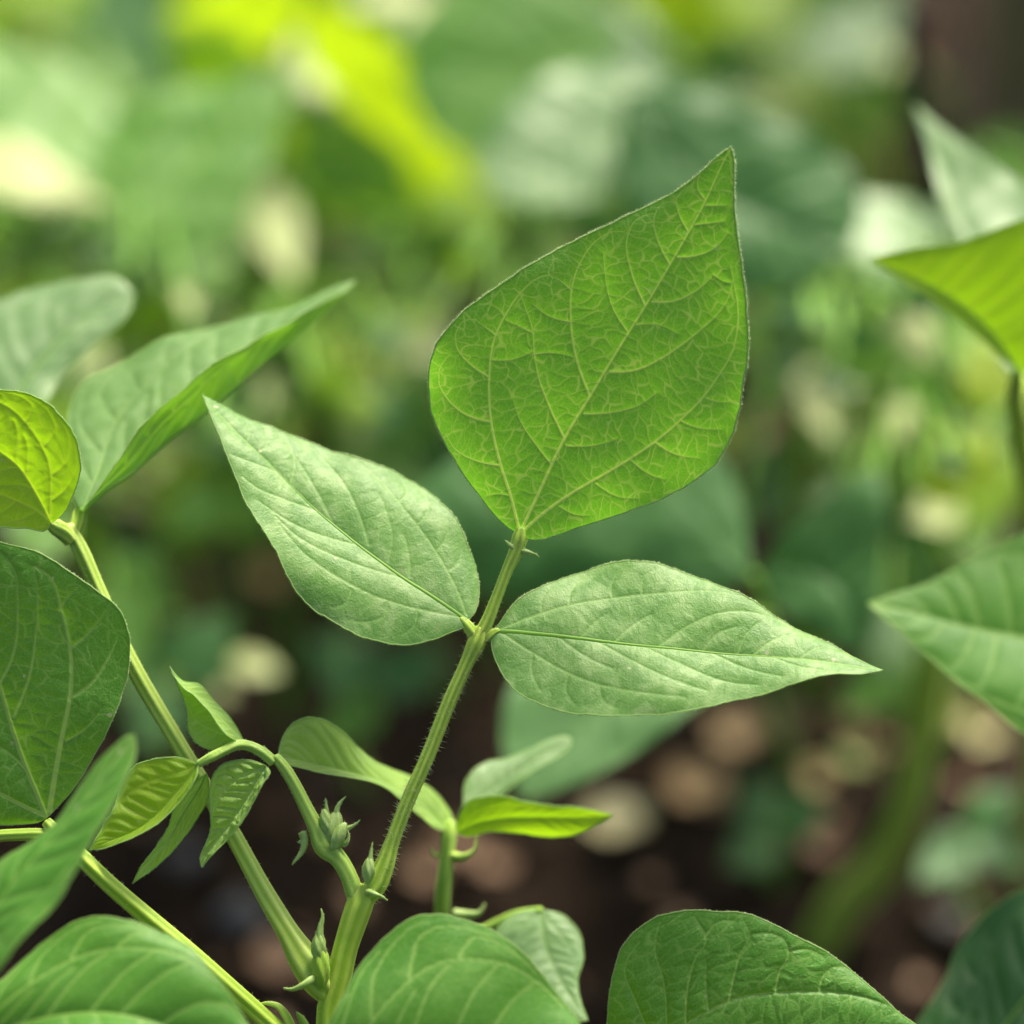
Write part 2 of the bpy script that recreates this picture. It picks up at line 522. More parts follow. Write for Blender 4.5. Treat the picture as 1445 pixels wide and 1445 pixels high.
def stem(name, pts, rads, mat, parent, ridges=7, amp=0.07, n=60, ns=28, hair=0, hlen=0.0008, twist=0.4, node=None, hname=None):
    """pts: world points, rads: radius at each"""
    pr = np.column_stack([np.asarray(pts, float), np.asarray(rads, float)])
    # arc-length spline in 3D
    s = smooth_curve(pr, 16, 3)
    L = np.concatenate([[0], np.cumsum(np.linalg.norm(np.diff(s[:, :3], axis=0), axis=1))])
    u = np.linspace(0, L[-1], n)
    s = np.stack([np.interp(u, L, s[:, k]) for k in range(4)], 1)
    # slight natural irregularity
    ph = rng.uniform(0, 6, 4)
    x = u / 0.02
    s[:, 3] *= 1 + 0.025 * np.sin(x * 2.1 + ph[0]) + 0.02 * np.sin(x * 5.3 + ph[1])
    V, F, F3, ridge, T = tube_geo(s[:, :3], np.maximum(s[:, 3], 2e-5), ns, ridges, amp, True, twist)
    mb = MB()
    mb.add(V, F, 0, ridge=ridge)
    k = mb.n
    mb.f.append((F3, 0))
    o = mb.build(name, mat, parent)
    if hair:
        nh = int(hair * L[-1] * 1000)
        i = rng.uniform(0, n - 1, nh)
        i0 = np.floor(i).astype(int)
        fr = (i - i0)[:, None]
        c = s[i0, :3] * (1 - fr) + s[np.minimum(i0 + 1, n - 1), :3] * fr
        rr = s[i0, 3]
        rd = rng.normal(size=(nh, 3))
        tt = T[i0]
        rd = unit(rd - tt * (rd * tt).sum(1, keepdims=True))
        hv, hf = cones(c + rd * rr[:, None] * 0.95, rd + 0.5 * rng.normal(size=(nh, 3)) * 0.5 + tt * rng.uniform(-.5, .2, (nh, 1)), rng.uniform(0.3, 1.0, nh) * hlen, np.full(nh, 5.0e-5))
        h = MB()
        h.add(hv, hf)
        ho = h.build('fine_hairs', M['hair'], o)
        return o
    return o


# generic venation in (u, v): u along the midrib, v from midrib (0) to margin (1)
def generic_veins():
    out = []
    for sgn in (-1, 1):
        bas = [(0.0, 0.0), (.07, .30), (.18, .44), (.30, .52), (.42, .62), (.54, .74), (.64, .87), (.69, .93)]
        out.append((0.8, [(u, sgn * v) for u, v in bas]))
        for k, u0 in enumerate([.16, .24, .33, .43, .53, .62, .71, .79, .86, .92]):
            u0 += (0.02 if sgn > 0 else -0.012) + 0.01 * math.sin(k * 3.1 + sgn)
            vend = [.42, .5, .62, .80, .9, .9, .9, .88, .85, .8][k]
            line = [(u0, 0), (u0 + .035, vend * .25), (u0 + .075, vend * .55), (u0 + .115, vend * .82), (u0 + .15, vend)]
            if k >= 3:
                line.append((u0 + .2, vend + .04))
            out.append((0.55, [(min(u, .985), sgn * v) for u, v in line]))
        for u0, v0 in ((.09, .34), (.18, .44), (.28, .51), (.38, .59), (.48, .68)):
            out.append((0.45, [(u0, sgn * v0), (u0 + .015, sgn * (v0 + (1 - v0) * .35)), (u0 + .05, sgn * (v0 + (1 - v0) * .7)), (u0 + .11, sgn * .93), (u0 + .16, sgn * .95)]))
    return out


GEN = generic_veins()


def make_leaf(name, parent, mat, mid, left, right, d0=0.6, kx=0.0, ky=0.0, foldl=0.0, foldr=0.0, arch=0.06, wave=0.0006,
              nu=60, nv=16, veins=None, quilt=0.0003, ladder=False, hairs=0, rim=True, droop=0.0, vw=1.0, ribtube=True, seed=0, label=None, hlen=0.0005, sgn=1.0):
    """mid/left/right: photo pixel curves base -> tip (third value: extra depth in mm); the blade is a real 3-D surface on the plane given by d0, kx, ky"""
    r = np.random.default_rng(seed + 11)

    def prep(c, fold):
        c = [tuple(p) + (0.0,) * (3 - len(p)) for p in c]
        s = spline(np.array(c, float), nu + 1)
        u = np.linspace(0, 1, nu + 1)
        s[:, 2] = s[:, 2] / 1000 + fold * np.sin(np.pi * u) ** 0.7
        return s
    b0, t0 = tuple(mid[0]), tuple(mid[-1])
    m_ = prep(mid, 0)
    l_ = prep([b0] + list(left) + [t0], foldl)
    r_ = prep([b0] + list(right) + [t0], foldr)
    bx, by = b0[0], b0[1]
    Ltot = math.hypot(t0[0] - bx, t0[1] - by)

    def to3(s):
        dd = d0 + (kx * (s[:, 0] - bx) + ky * (by - s[:, 1])) * K * d0 + s[:, 2]
        dist = np.hypot(s[:, 0] - bx, s[:, 1] - by) / Ltot
        dd = dd + droop * dist ** 2
        return P(s[:, 0], s[:, 1], dd)
    Mi, Li, Ri = to3(m_), to3(l_), to3(r_)
    v = np.concatenate([-np.linspace(1, 0, nv + 1)[:-1], np.linspace(0, 1, nv + 1)])
    av = np.abs(v)
    E = np.where((v < 0)[None, :, None], Li[:, None, :], Ri[:, None, :])
    X = Mi[:, None, :] * (1 - av)[None, :, None] + E * av[None, :, None]
    PX = np.where((v < 0)[None, :, None], l_[:, None, :2], r_[:, None, :2]) * av[None, :, None] + m_[:, None, :2] * (1 - av)[None, :, None]
    # flat (unrolled) coordinates, mm
    smid = np.concatenate([[0], np.cumsum(np.linalg.norm(np.diff(Mi, axis=0), axis=1))])
    T = unit(np.gradient(Mi, axis=0))
    FL = np.zeros((nu + 1, len(v), 2))
    for side, EE in ((-1, Li), (1, Ri)):
        W = EE - Mi
        wl = np.linalg.norm(W, axis=1)
        cs = (W * T).sum(1) / np.maximum(wl, 1e-9)
        sn = np.sqrt(np.maximum(1 - cs ** 2, 0))
        sel = v < 0 if side < 0 else v >= 0
        FL[:, sel, 0] = side * (wl * sn)[:, None] * av[sel][None, :]
        FL[:, sel, 1] = smid[:, None] + (wl * cs)[:, None] * av[sel][None, :]
    FL *= 1000.0

    def normals(X):
        du = np.gradient(X, axis=0)
        dv = np.gradient(X, axis=1)
        n = np.cross(du, dv)
        n[0] = n[1]
        n[-1] = n[-2]
        return unit(n)
    # slightly wavering margin
    ue = np.linspace(0, 1, nu + 1)
    for side in (-1, 1):
        jit = sum(np.sin(ue * f_ + r.uniform(0, 6.28)) / f_ ** .6 for f_ in (31, 57, 97, 163, 260)) * 0.0009 * min(1, Ltot / 400) * np.sin(np.pi * ue) ** .5
        sel = v < 0 if side < 0 else v > 0
        dirn = unit((Li if side < 0 else Ri) - Mi)
        X[:, sel] += dirn[:, None] * (jit[:, None] * av[sel][None, :] ** 10)[..., None]
    Nn = normals(X)
    view = unit(CM - X.mean((0, 1)))
    if (Nn.mean((0, 1)) * view).sum() < 0:
        Nn = -Nn
        flip = True
    else:
        flip = False
    Nn = unit(Nn.mean((0, 1))[None, None] * 0.35 + Nn)
    wid = np.linalg.norm(E - Mi[:, None, :], axis=2)
    u = np.linspace(0, 1, nu + 1)[:, None]
    disp = sgn * arch * wid * av * (1 - av) * 4 * 0.5
    ph = r.uniform(0, 6.28, 8)
    fx, fy = FL[..., 0], FL[..., 1]
    wv = (np.sin(fy / 7.0 + ph[0]) * np.sin(fx / 6.0 + ph[1]) + 0.6 * np.sin(fy / 3.6 + fx / 5 + ph[2]) + 0.5 * np.sin(fx / 3.1 - fy / 6 + ph[3]))
    edge = av[None, :] ** 3
    disp = disp + wave * wv * (0.35 + 0.65 * edge) * np.sin(np.pi * np.clip(u, 0, 1)) ** 0.5
    X = X + Nn * disp[..., None]
    # ---- veins
    polys = [(1.3, FL[:, nv, :].copy(), True)]
    src = veins if veins is not None else [('g',) + g for g in GEN]
    for vv in src:
        if vv[0] == 'g':
            w_, uvp = vv[1], np.array(vv[2])
            uvp = spline(uvp, 24)
            ui = np.clip(uvp[:, 0], 0, 1) * nu
            vi = (np.clip(uvp[:, 1], -1, 1) + 1) * nv
            i0, j0 = np.minimum(ui.astype(int), nu - 1), np.minimum(vi.astype(int), 2 * nv - 1)
            fu, fv = (ui - i0)[:, None], (vi - j0)[:, None]
            q = (FL[i0, j0] * (1 - fu) * (1 - fv) + FL[i0 + 1, j0] * fu * (1 - fv) + FL[i0, j0 + 1] * (1 - fu) * fv + FL[i0 + 1, j0 + 1] * fu * fv)
        else:
            w_, pp = vv[0], spline(np.array(vv[1], float), 30)
            q = []
            flatpx = PX.reshape(-1, 2)
            flatfl = FL.reshape(-1, 2)
            for p in pp:
                dd = ((flatpx - p) ** 2).sum(1)
                kk = np.argpartition(dd, 4)[:4]
                ww = 1 / (dd[kk] + 0.05)
                q.append((flatfl[kk] * ww[:, None]).sum(0) / ww.sum())
            q = np.array(q)
        polys.append((w_, q, False))
    flat = FL.reshape(-1, 2)
    vein = np.zeros(len(flat))
    dmaj = np.full(len(flat), 50.0)
    step = smid[-1] * 1000 / nu
    for w_, q, ismid in polys:
        lo, hi = q.min(0) - 6, q.max(0) + 6
        sel = np.where(((flat > lo) & (flat < hi)).all(1))[0]
        if not len(sel):
            continue
        f = flat[sel]
        best = np.full(len(f), 1e9)
        bt = np.zeros(len(f))
        qq = q[::max(1, len(q) // 60)]
        if not np.allclose(qq[-1], q[-1]):
            qq = np.vstack([qq, q[-1]])
        for k in range(len(qq) - 1):
            a, b = qq[k], qq[k + 1]
            ab = b - a
            l2 = max(ab.dot(ab), 1e-9)
            t = np.clip(((f - a) @ ab) / l2, 0, 1)
            d2 = ((f - a - t[:, None] * ab) ** 2).sum(1)
            up = d2 < best
            best = np.where(up, d2, best)
            bt = np.where(up, (k + t) / (len(qq) - 1), bt)
        dist = np.sqrt(best)
        hw = (0.34 if ismid else 0.20 * w_ / 0.6) * vw * (1 - 0.6 * bt)
        hw = np.maximum(hw, 0.45 * step if nu < 200 else 0.09)
        s_ = np.clip((1.25 - dist / hw) / 0.5, 0, 1) * (1 if ismid else (0.65 + 0.35 * w_ / 0.8)) * (1 - (0.35 if not ismid else 0.25) * bt)
        vein[sel] = np.maximum(vein[sel], s_)
        dmaj[sel] = np.minimum(dmaj[sel], dist / (0.6 + 0.4 * w_) + 0.6 * bt * 0)
    tert = np.zeros(len(flat))
    dter = np.full(len(flat), 3.0)
    if ladder:
        lo, hi = flat.min(0), flat.max(0)
        sp = 3.1 if ladder is True else ladder
        gx, gy = np.meshgrid(np.arange(lo[0], hi[0], sp * 1.0), np.arange(lo[1], hi[1], sp * 0.92))
        seeds = np.stack([gx.ravel(), gy.ravel()], 1)
        seeds[:, 0] += (np.repeat(np.arange(gx.shape[0]), gx.shape[1]) % 2) * sp * .5
        seeds += r.uniform(-.30, .30, seeds.shape) * sp
        allq = np.vstack([q[:-1:1] for _, q, _ in polys])
        alld = np.vstack([np.diff(q, axis=0) for _, q, _ in polys])
        d2 = ((seeds[:, None] - allq[None]) ** 2).sum(2)
        ni = d2.argmin(1)
        tang = unit(alld[ni])
        CH_ = 6000
        wob = 0.16 * np.stack([np.sin(flat[:, 0] * 1.7 + flat[:, 1] * 0.9 + ph[4]) + .5 * np.sin(flat[:, 1] * 3.1 + ph[6]), np.sin(flat[:, 1] * 1.9 - flat[:, 0] * 0.7 + ph[5]) + .5 * np.sin(flat[:, 0] * 2.9 + ph[7])], 1)
        for s in range(0, len(flat), CH_):
            ff = (flat[s:s + CH_] + wob[s:s + CH_])
            near = np.where(((seeds > ff.min(0) - 9) & (seeds < ff.max(0) + 9)).all(1))[0]
            if len(near) < 3:
                continue
            dl = ff[:, None, :] - seeds[near][None]
            al = (dl * tang[near][None]).sum(2)
            ac = dl[..., 0] * (-tang[near][None, :, 1]) + dl[..., 1] * tang[near][None, :, 0]
            dm = np.sqrt((al * 1.55) ** 2 + (ac * 0.62) ** 2)
            pr = np.partition(dm, 1, axis=1)[:, :2]
            ix = np.argpartition(dm, 1, axis=1)[:, :2]
            row = np.arange(len(ff))
            sw = dm[row, ix[:, 0]] > dm[row, ix[:, 1]]
            i1 = np.where(sw, ix[:, 1], ix[:, 0])
            i2 = np.where(sw, ix[:, 0], ix[:, 1])
            ds = seeds[near][i1] - seeds[near][i2]
            tg = tang[near][i1]
            sl = np.sqrt(((ds * tg).sum(1) * 1.55) ** 2 + ((ds[:, 0] * -tg[:, 1] + ds[:, 1] * tg[:, 0]) * 0.62) ** 2)
            e = (pr[:, 1] ** 2 - pr[:, 0] ** 2) / (2 * np.maximum(sl, .3))
            dter[s:s + CH_] = e
        tert = np.clip((0.21 - dter) / 0.11, 0, 1)
        tert *= np.clip(0.75 + 0.4 * np.sin(flat[:, 0] * .8 + ph[3]) * np.sin(flat[:, 1] * .7 + ph[1]), 0.3, 1)
    hgt = (1 - np.exp(-(dmaj / 1.6) ** 1.3)) * quilt
    if ladder:
        hgt = hgt + (1 - np.exp(-(dter / 0.8) ** 2)) * quilt * 0.30
        hgt = hgt - np.exp(-(dmaj / 0.35) ** 2) * quilt * 0.35
    em = (1 - av[None, :] ** 6) * np.ones((nu + 1, 1))
    X = X + Nn * (sgn * hgt.reshape(nu + 1, -1) * em)[..., None]
    nc = len(v)
    ii, jj = np.meshgrid(np.arange(nu), np.arange(nc - 1), indexing='ij')
    F = np.stack([ii * nc + jj, ii * nc + jj + 1, (ii + 1) * nc + jj + 1, (ii + 1) * nc + jj], -1).reshape(-1, 4)
    if flip:
        F = F[:, ::-1]
    f3 = np.column_stack([flat, np.full(len(flat), seed * 3.7)])
    mb = MB()
    mb.add(X.reshape(-1, 3), F, 0, flat=f3, vein=vein, tert=tert)
    if rim:
        rr = 0.00011
        for col in (0, nc - 1):
            e = X[:, col, :]
            keep = np.linspace(0, nu, min(nu, 220) + 1).astype(int)
            e = e[keep]
            V2, F2, F32, _, _ = tube_geo(e, rr * np.clip(np.sin(np.pi * np.linspace(0, 1, len(e))) * 4 + .4, 0.3, 1), 6, 0, 0, False)
            mb.add(V2, F2, 1, flat=np.zeros((len(V2), 3)), vein=np.ones(len(V2)), tert=np.zeros(len(V2)))
        # midrib as a rounded cord under/over the blade
        keep = np.linspace(0, nu, min(nu, 160) + 1).astype(int)
    if rim and ribtube:
        e = X[keep, nv, :] - Nn[keep, nv, :] * 0.00010 * sgn
        Lm = smid[-1]
        V2, F2, _, _, _ = tube_geo(e, (0.0062 * Lm) * (1 - 0.97 * np.linspace(0, 1, len(e))) * vw + 3e-5, 8, 0, 0, False)
        mb.add(V2, F2, 3, flat=np.column_stack([np.zeros(len(V2)), np.repeat(smid[keep] * 1000, 8), np.zeros(len(V2))]), vein=np.ones(len(V2)), tert=np.zeros(len(V2)))
    if hairs:
        for col, inner in ((0, 2), (nc - 1, nc - 3)):
            e = X[:, col, :]
            el = np.linalg.norm(np.diff(e, axis=0), axis=1).sum()
            nh = int(hairs * el * 1000)
            i = r.integers(0, nu, nh)
            fr = r.uniform(0, 1, (nh, 1))
            b = e[i] * (1 - fr) + e[i + 1] * fr
            outd = unit(e[i] - X[i, inner, :] * 1.0)
            tdir = unit(e[i + 1] - e[i])
            dd = outd * 0.7 + tdir * r.uniform(0.1, 1.1, (nh, 1)) + r.normal(size=(nh, 3)) * 0.25
            hv, hf = cones(b, dd, r.uniform(0.35, 1.0, nh) * hlen, np.full(nh, 4.2e-5))
            mb.add(hv, hf, 2, flat=np.zeros((len(hv), 3)), vein=np.ones(len(hv)), tert=np.zeros(len(hv)))
    o = mb.build(name, [mat, M['rim'], M['hair'], M['rib']], parent)
    if label:
        o['label'] = label
    return o


TEMPL = [(.0, .10), (.05, .20), (.14, .285), (.25, .34), (.37, .35), (.5, .315), (.63, .24), (.76, .15), (.88, .065)]


def bleaf(parent, mat, base, tip, w=1.0, d=1.0, kx=0.0, ky=0.3, bend=0.0, wl=None, wr=None, nu=44, nv=12, droop=0.0, **kw):
    """leaflet from a base and a tip"""
    b, t = np.array(base, float), np.array(tip, float)
    ax = t - b
    L = np.linalg.norm(ax)
    ax /= L
    no = np.array([ax[1], -ax[0]])
    wl = w if wl is None else wl
    wr = w if wr is None else wr

    def pt(s, q):
        p = b + ax * L * s + no * (q * L + bend * L * math.sin(math.pi * s))
        return (p[0], p[1])
    mid = [tuple(b)] + [pt(s, 0) for s in (.25, .5, .75)] + [tuple(t)]
    left = [pt(s, -q * wl) for s, q in TEMPL]
    right = [pt(s, q * wr) for s, q in TEMPL]
    kw.setdefault('rim', False)
    kw.setdefault('wave', 0.0012)
    kw.setdefault('quilt', 0.0006)
    kw.setdefault('seed', int(abs(base[0] * 7 + base[1] * 3)) % 997)
    return make_leaf('leaflet', parent, mat, mid, left, right, d0=d, kx=kx, ky=ky, nu=nu, nv=nv, droop=droop, **kw)


def Z(x0, y0, s):
    return lambda pts: [(x0 + s * p[0], y0 + s * p[1]) + tuple(p[2:]) for p in pts]


z1 = Z(580, 180, 500 / 1204)
z2 = Z(270, 540, 450 / 1445)
z3 = Z(640, 740, 620 / 1445)
z4 = Z(0, 370, 520 / 1445)
z5 = Z(0, 740, 400 / 1257)
z6 = Z(120, 920, 500 / 1376)
z7 = Z(380, 1000, 520 / 1445)
z8 = Z(840, 1200, 605 / 1445)
zf = Z(0, 1020, 400 / 1360)

# ---------------------------------------------------------------- ground
def ground():
    # one sheet, dense under the plants and stretching to the horizon
    a = np.concatenate([-np.geomspace(60, 0.9, 24), np.linspace(-0.85, 0.85, 150), np.geomspace(0.9, 60, 24)])
    b = np.concatenate([-np.geomspace(60, 0.5, 22), np.linspace(-0.45, 2.2, 220), np.geomspace(2.3, 60, 22)])
    X_, Y_ = np.meshgrid(a, b, indexing='ij')
    z = np.zeros_like(X_)
    r = np.random.default_rng(3)
    for _ in range(46):
        f = r.uniform(8, 130)
        an = r.uniform(0, 6.28)
        z += (0.05 / f) * np.sin(f * (X_ * math.cos(an) + Y_ * math.sin(an)) + r.uniform(0, 6.28))
    z *= 0.6
    fade = np.clip(1.5 - np.abs(X_), 0, 1) * np.clip(3 - np.abs(Y_), 0, 1)
    z = z * fade
    V = np.stack([X_, Y_, z - 0.004], -1).reshape(-1, 3)
    na, nb = len(a), len(b)
    i, j = np.meshgrid(np.arange(na - 1), np.arange(nb - 1), indexing='ij')
    F = np.stack([i * nb + j, (i + 1) * nb + j, (i + 1) * nb + j + 1, i * nb + j + 1], -1).reshape(-1, 4)
    mb = MB()
    mb.add(V, F)
    o = mb.build('ground', M['soil'])
    tag(o, 'dark brown garden soil between the bean plants', None, kind='structure')
    # crumbs: lumps of soil
    r = np.random.default_rng(5)
    base = np.array([(1, 0, 0), (-1, 0, 0), (0, 1, 0), (0, -1, 0), (0, 0, 1), (0, 0, -1), (.7, .7, 0), (-.7, .7, 0)], float)
    octv = np.array([(1, 0, 0), (0, 1, 0), (-1, 0, 0), (0, -1, 0), (0, 0, 1), (0, 0, -1)], float)
    octf = np.array([(0, 1, 4), (1, 2, 4), (2, 3, 4), (3, 0, 4), (1, 0, 5), (2, 1, 5), (3, 2, 5), (0, 3, 5)])
    n = 7000
    cx = r.uniform(-0.45, 0.45, n)
    cy = r.uniform(0.35, 1.7, n)
    sz = 0.0012 + 0.006 * r.random(n) ** 3
    vv = octv[None] * (sz[:, None, None] * r.uniform(0.5, 1.3, (n, 6, 1)))
    vv[..., 0] += cx[:, None]
    vv[..., 1] += cy[:, None]
    vv[..., 2] += sz[:, None] * 0.3
    F = (octf[None] + (np.arange(n) * 6)[:, None, None]).reshape(-1, 3)
    mb = MB()
    mb.add(vv.reshape(-1, 3), F)
    o = mb.build('soil_crumbs', M['crumb'], smooth=False)
    tag(o, 'crumbly dark soil grains covering the bed', None, kind='stuff')


ground()

# ---------------------------------------------------------------- wooden post and dark stake
g = GP(1415, 215)
mbp = MB()
zz = np.linspace(-0.03, 0.9, 60)
pp = np.column_stack([np.full(60, g[0] + 0.022), np.full(60, g[1] + 0.02), zz])
pp[:, 0] += 0.002 * np.sin(zz * 9)
V, F, F3, rg, _ = tube_geo(pp, 0.032 + 0.0015 * np.sin(zz * 23), 40, 11, 0.03, True, 0.3)
mbp.add(V, F)
mbp.f.append((F3, 0))
o = mbp.build('wooden_post', M['post'], origin=(g[0] + .022, g[1] + .02, 0))
tag(o, 'brown weathered wooden post standing behind the bean plants at the upper right', 'post')
a_, b_ = GP(1292, 700), P(1285, 120, 1.0)
o = thing('garden_stake', 'thin dark garden stake between the blurred leaves at the right', 'stake', tuple(a_))
stem('stake_shaft', [a_ - [0, 0, .03], (a_ + b_) / 2 + [0.002, 0, 0], b_, b_ + (b_ - a_) * .15], [.0034, .0033, .0032, .003], M['stake'], o, ridges=3, amp=.03)


# ---------------------------------------------------------------- litter on the soil
def litter_piece(px, py, size, mat, label, kind='leaf', lift=0.002, group='dry leaf scraps lying on the soil', ang=None):
    p = GP(px, py)
    r = np.random.default_rng(int(px * 3 + py))
    an = r.uniform(0, 6.28) if ang is None else ang
    n, m = 14, 10
    u, v = np.meshgrid(np.linspace(0, 1, n), np.linspace(-1, 1, m), indexing='ij')
    wdt = np.sin(np.pi * u ** 0.8) ** 0.7 * 0.42 * (1 + 0.15 * np.sin(u * 9 + r.uniform(0, 6)))
    x = (u - .5) * size
    y = v * wdt * size
    z = lift + size * (0.25 * v ** 2 * r.uniform(.4, 1.2) + 0.2 * (u - .5) ** 2 * 4 * r.uniform(.2, 1) + .04 * np.sin(u * 7 + v * 4 + r.uniform(0, 6)))
    xr, yr = x * math.cos(an) - y * math.sin(an), x * math.sin(an) + y * math.cos(an)
    # tip the scrap so that its face looks up and a little towards the light
    V = np.stack([xr + p[0], yr + p[1], z], -1).reshape(-1, 3)
    i, j = np.meshgrid(np.arange(n - 1), np.arange(m - 1), indexing='ij')
    F = np.stack([i * m + j, (i + 1) * m + j, (i + 1) * m + j + 1, i * m + j + 1], -1).reshape(-1, 4)
    mb = MB()
    V2 = V.copy()
    V2[:, 2] -= 0.0004
    mb.add(V, F)
    mb.add(V2, F[:, ::-1])
    o = mb.build('dry_leaf', mat, origin=(p[0], p[1], 0))
    return tag(o, label, 'dry leaf', group)


def stone(px, py, size, mat, label, name='stone', cat='stone'):
    p = GP(px, py)
    r = np.random.default_rng(int(px * 3 + py))
    n, m = 18, 24
    th = np.linspace(0.02, math.pi - .02, n)
    ph = np.linspace(0, 2 * math.pi, m, endpoint=False)
    T, Q = np.meshgrid(th, ph, indexing='ij')
    rr = 1 + .13 * np.sin(3 * Q + T * 2 + r.uniform(0, 6)) + .1 * np.sin(5 * T + 2 * Q + r.uniform(0, 6))
    V = np.stack([rr * np.sin(T) * np.cos(Q) * size, rr * np.sin(T) * np.sin(Q) * size * .8, rr * np.cos(T) * size * .55 + size * .3], -1).reshape(-1, 3) + p
    i, j = np.meshgrid(np.arange(n - 1), np.arange(m), indexing='ij')
    j2 = (j + 1) % m
    F = np.stack([i * m + j, (i + 1) * m + j, (i + 1) * m + j2, i * m + j2], -1).reshape(-1, 4)
    mb = MB()
    mb.add(V, F)
    o = mb.build(name, mat, origin=tuple(p))
    return tag(o, label, cat)


big = [
    (868, 1180, .016, 'litterc', 'bright cream dry leaf scrap on the soil behind the tip of the small bright leaflet'),
    (985, 1140, .017, 'litter', 'large tan dry leaf scrap on the soil right of the cream scrap'),
    (1040, 1062, .017, 'litter', 'tan dry leaf scrap on the soil below the right hand pale leaflet'),
    (1100, 1048, .016, 'litterp', 'pinkish brown dry leaf scrap touching the tan scrap under the right pale leaflet'),
    (1145, 1115, .009, 'litter', 'small round tan scrap on the soil above the low dark leaves'),
    (1160, 1218, .010, 'litterp', 'pinkish round scrap on the soil just left of the thick bent stem'),
    (1200, 1030, .010, 'litterp', 'dull pink scrap on the soil left of the thick green stem, below the leaflet tip'),
    (1205, 1090, .010, 'pale_glint', 'yellowish scrap on the soil close beside the thick green stem'),
    (1340, 1035, .014, 'litterc', 'whitish cream scrap below the lower edge of the dark pointed leaflet at right'),
    (1392, 1062, .011, 'litterc', 'second cream scrap beside the whitish one at the right edge'),
    (388, 840, .013, 'litterp', 'pink brown dry scrap seen below the left pale leaflet'),
    (195, 373, .010, 'litter', 'round tan scrap seen above the folded leaflet at the upper left'),
    (205, 872, .010, 'litterc', 'cream scrap beside the yellow green leaf stalk at left'),
    (650, 1215, .012, 'litterp', 'reddish brown scrap on the soil behind the young plant stem'),
    (600, 1250, .009, 'litterp', 'small brown scrap on the soil between the main stalk and the young stem'),
    (400, 1375, .014, 'litterp', 'brown scrap on the soil under the long slanting leaf stalk'),
    (1080, 640, .020, 'litterp', 'dull pink brown scrap on the soil right of the upright leaflet'),
    (1310, 640, .010, 'litter', 'small tan scrap among the green stems at right'),
    (1285, 120, .012, 'litter', 'pinkish tan scrap against the wooden post near the top'),
    (525, 250, .013, 'litter', 'tan scrap glimpsed between the large blurred leaves at the top left'),
    (1180, 1180, .008, 'litterp', 'tiny pink scrap right above the pinkish round one'),
    (700, 1240, .010, 'litterp', 'brown scrap on the soil right of the young stem'),
]
for px, py, s, m_, lab in big:
    litter_piece(px, py, s * 1.25, M[m_], lab, group=None, lift=0.004)
r0 = random.Random(4)
for i in range(70):
    px, py = r0.uniform(-60, 1500), r0.uniform(620, 1480)
    litter_piece(px, py, r0.uniform(.003, .009), M['litterp'], 'tiny brown dry leaf crumb scattered on the dark soil', lift=.001,
                 group='tiny brown leaf crumbs scattered on the soil')
stone(342, 1297, .0075, M['stone'], 'grey pebble on the soil right of the long slanting leaf stalk', 'pebble', 'pebble')
stone(262, 1215, .006, M['stone'], 'smaller grey pebble on the soil under the hanging young leaflets', 'pebble', 'pebble')
stone(1345, 1310, .006, M['stone'], 'dull pebble on the dark soil at the lower right', 'pebble', 'pebble')
def W(pts):
    return np.array([P(x, y, d) for x, y, d in pts])


PX = 0.188 / 1445.0          # metres per photo pixel at the focus distance

# ---------------------------------------------------------------- the main bean plant
root_xy = P(470, 1560, 0.6)
hero = thing('bean_plant', 'sharp young bean plant with one upright bright leaflet and two pale side leaflets', 'bean plant', (root_xy[0], root_xy[1], 0))
D = 0.6
stem('stem', np.vstack([[root_xy[0] - .004, root_xy[1] + .004, -.02], [root_xy[0] - .002, root_xy[1] + .002, .08], W([(466, 1470, D), (466, 1420, D), (476, 1385, D), (488, 1335, D), (503, 1288, D), (510, 1266, D), (508, 1250, D)])]),
     [.0032, .003, 19 * PX, 19 * PX, 19 * PX, 17.5 * PX, 19 * PX, 19 * PX, 10 * PX], M['stem'], hero, ridges=7, amp=.05, hair=5, hlen=.0006, n=120)
stem('petiole', W([(512, 1272, D), (530, 1250, D), (541, 1226, D), (553, 1190, D), (575, 1132, D), (604, 1066, D), (634, 990, D), (660, 932, D), (674, 902, D), (680, 886, D)]),
     np.array([12, 16, 14.5, 10.5, 9.6, 9.6, 9.6, 10, 13, 9]) * PX, M['stem'], hero, ridges=7, amp=.07, hair=14, hlen=.0015, n=140, ns=42)
stem('rachis', W([(676, 898, D), (686, 880, D), (699, 848, D), (717, 802, D), (729, 775, D), (734, 757, D), (736, 745, D)]),
     np.array([10, 9, 7.6, 7.6, 9.5, 10.5, 7]) * PX, M['stem'], hero, ridges=6, amp=.08, hair=8, hlen=.0008, n=80, ns=36)
stem('pulvinus', W([(672, 902, D), (664, 890, D), (657, 880, D), (650, 872, D)]), np.array([8, 8.5, 7, 3]) * PX, M['stem'], hero, ridges=5, amp=.06, hair=14, hlen=.0008, n=24)
stem('pulvinus', W([(680, 902, D), (688, 897, D), (696, 892, D), (704, 889, D)]), np.array([7, 7.5, 6, 3]) * PX, M['stem'], hero, ridges=5, amp=.06, hair=14, hlen=.0008, n=24)


def spike(parent, pts, r, mat=None, name='stipule', hair=6):
    n = len(pts)
    prof = [1.0, .9, .7, .45, .15] if n == 5 else list(np.linspace(1, .12, n))
    return stem(name, W(pts), np.array(prof) * r * PX, mat or M['bud'], parent, ridges=3, amp=.12, n=26, ns=12, hair=hair, hlen=.0005)


spike(hero, [(731, 776, D), (722, 771, D - .001), (715, 765, D - .001), (712, 762, D - .001)], 4.2)
spike(hero, [(733, 777, D), (745, 779, D - .001), (754, 782, D - .001), (761, 786, D - .001)], 4.6)

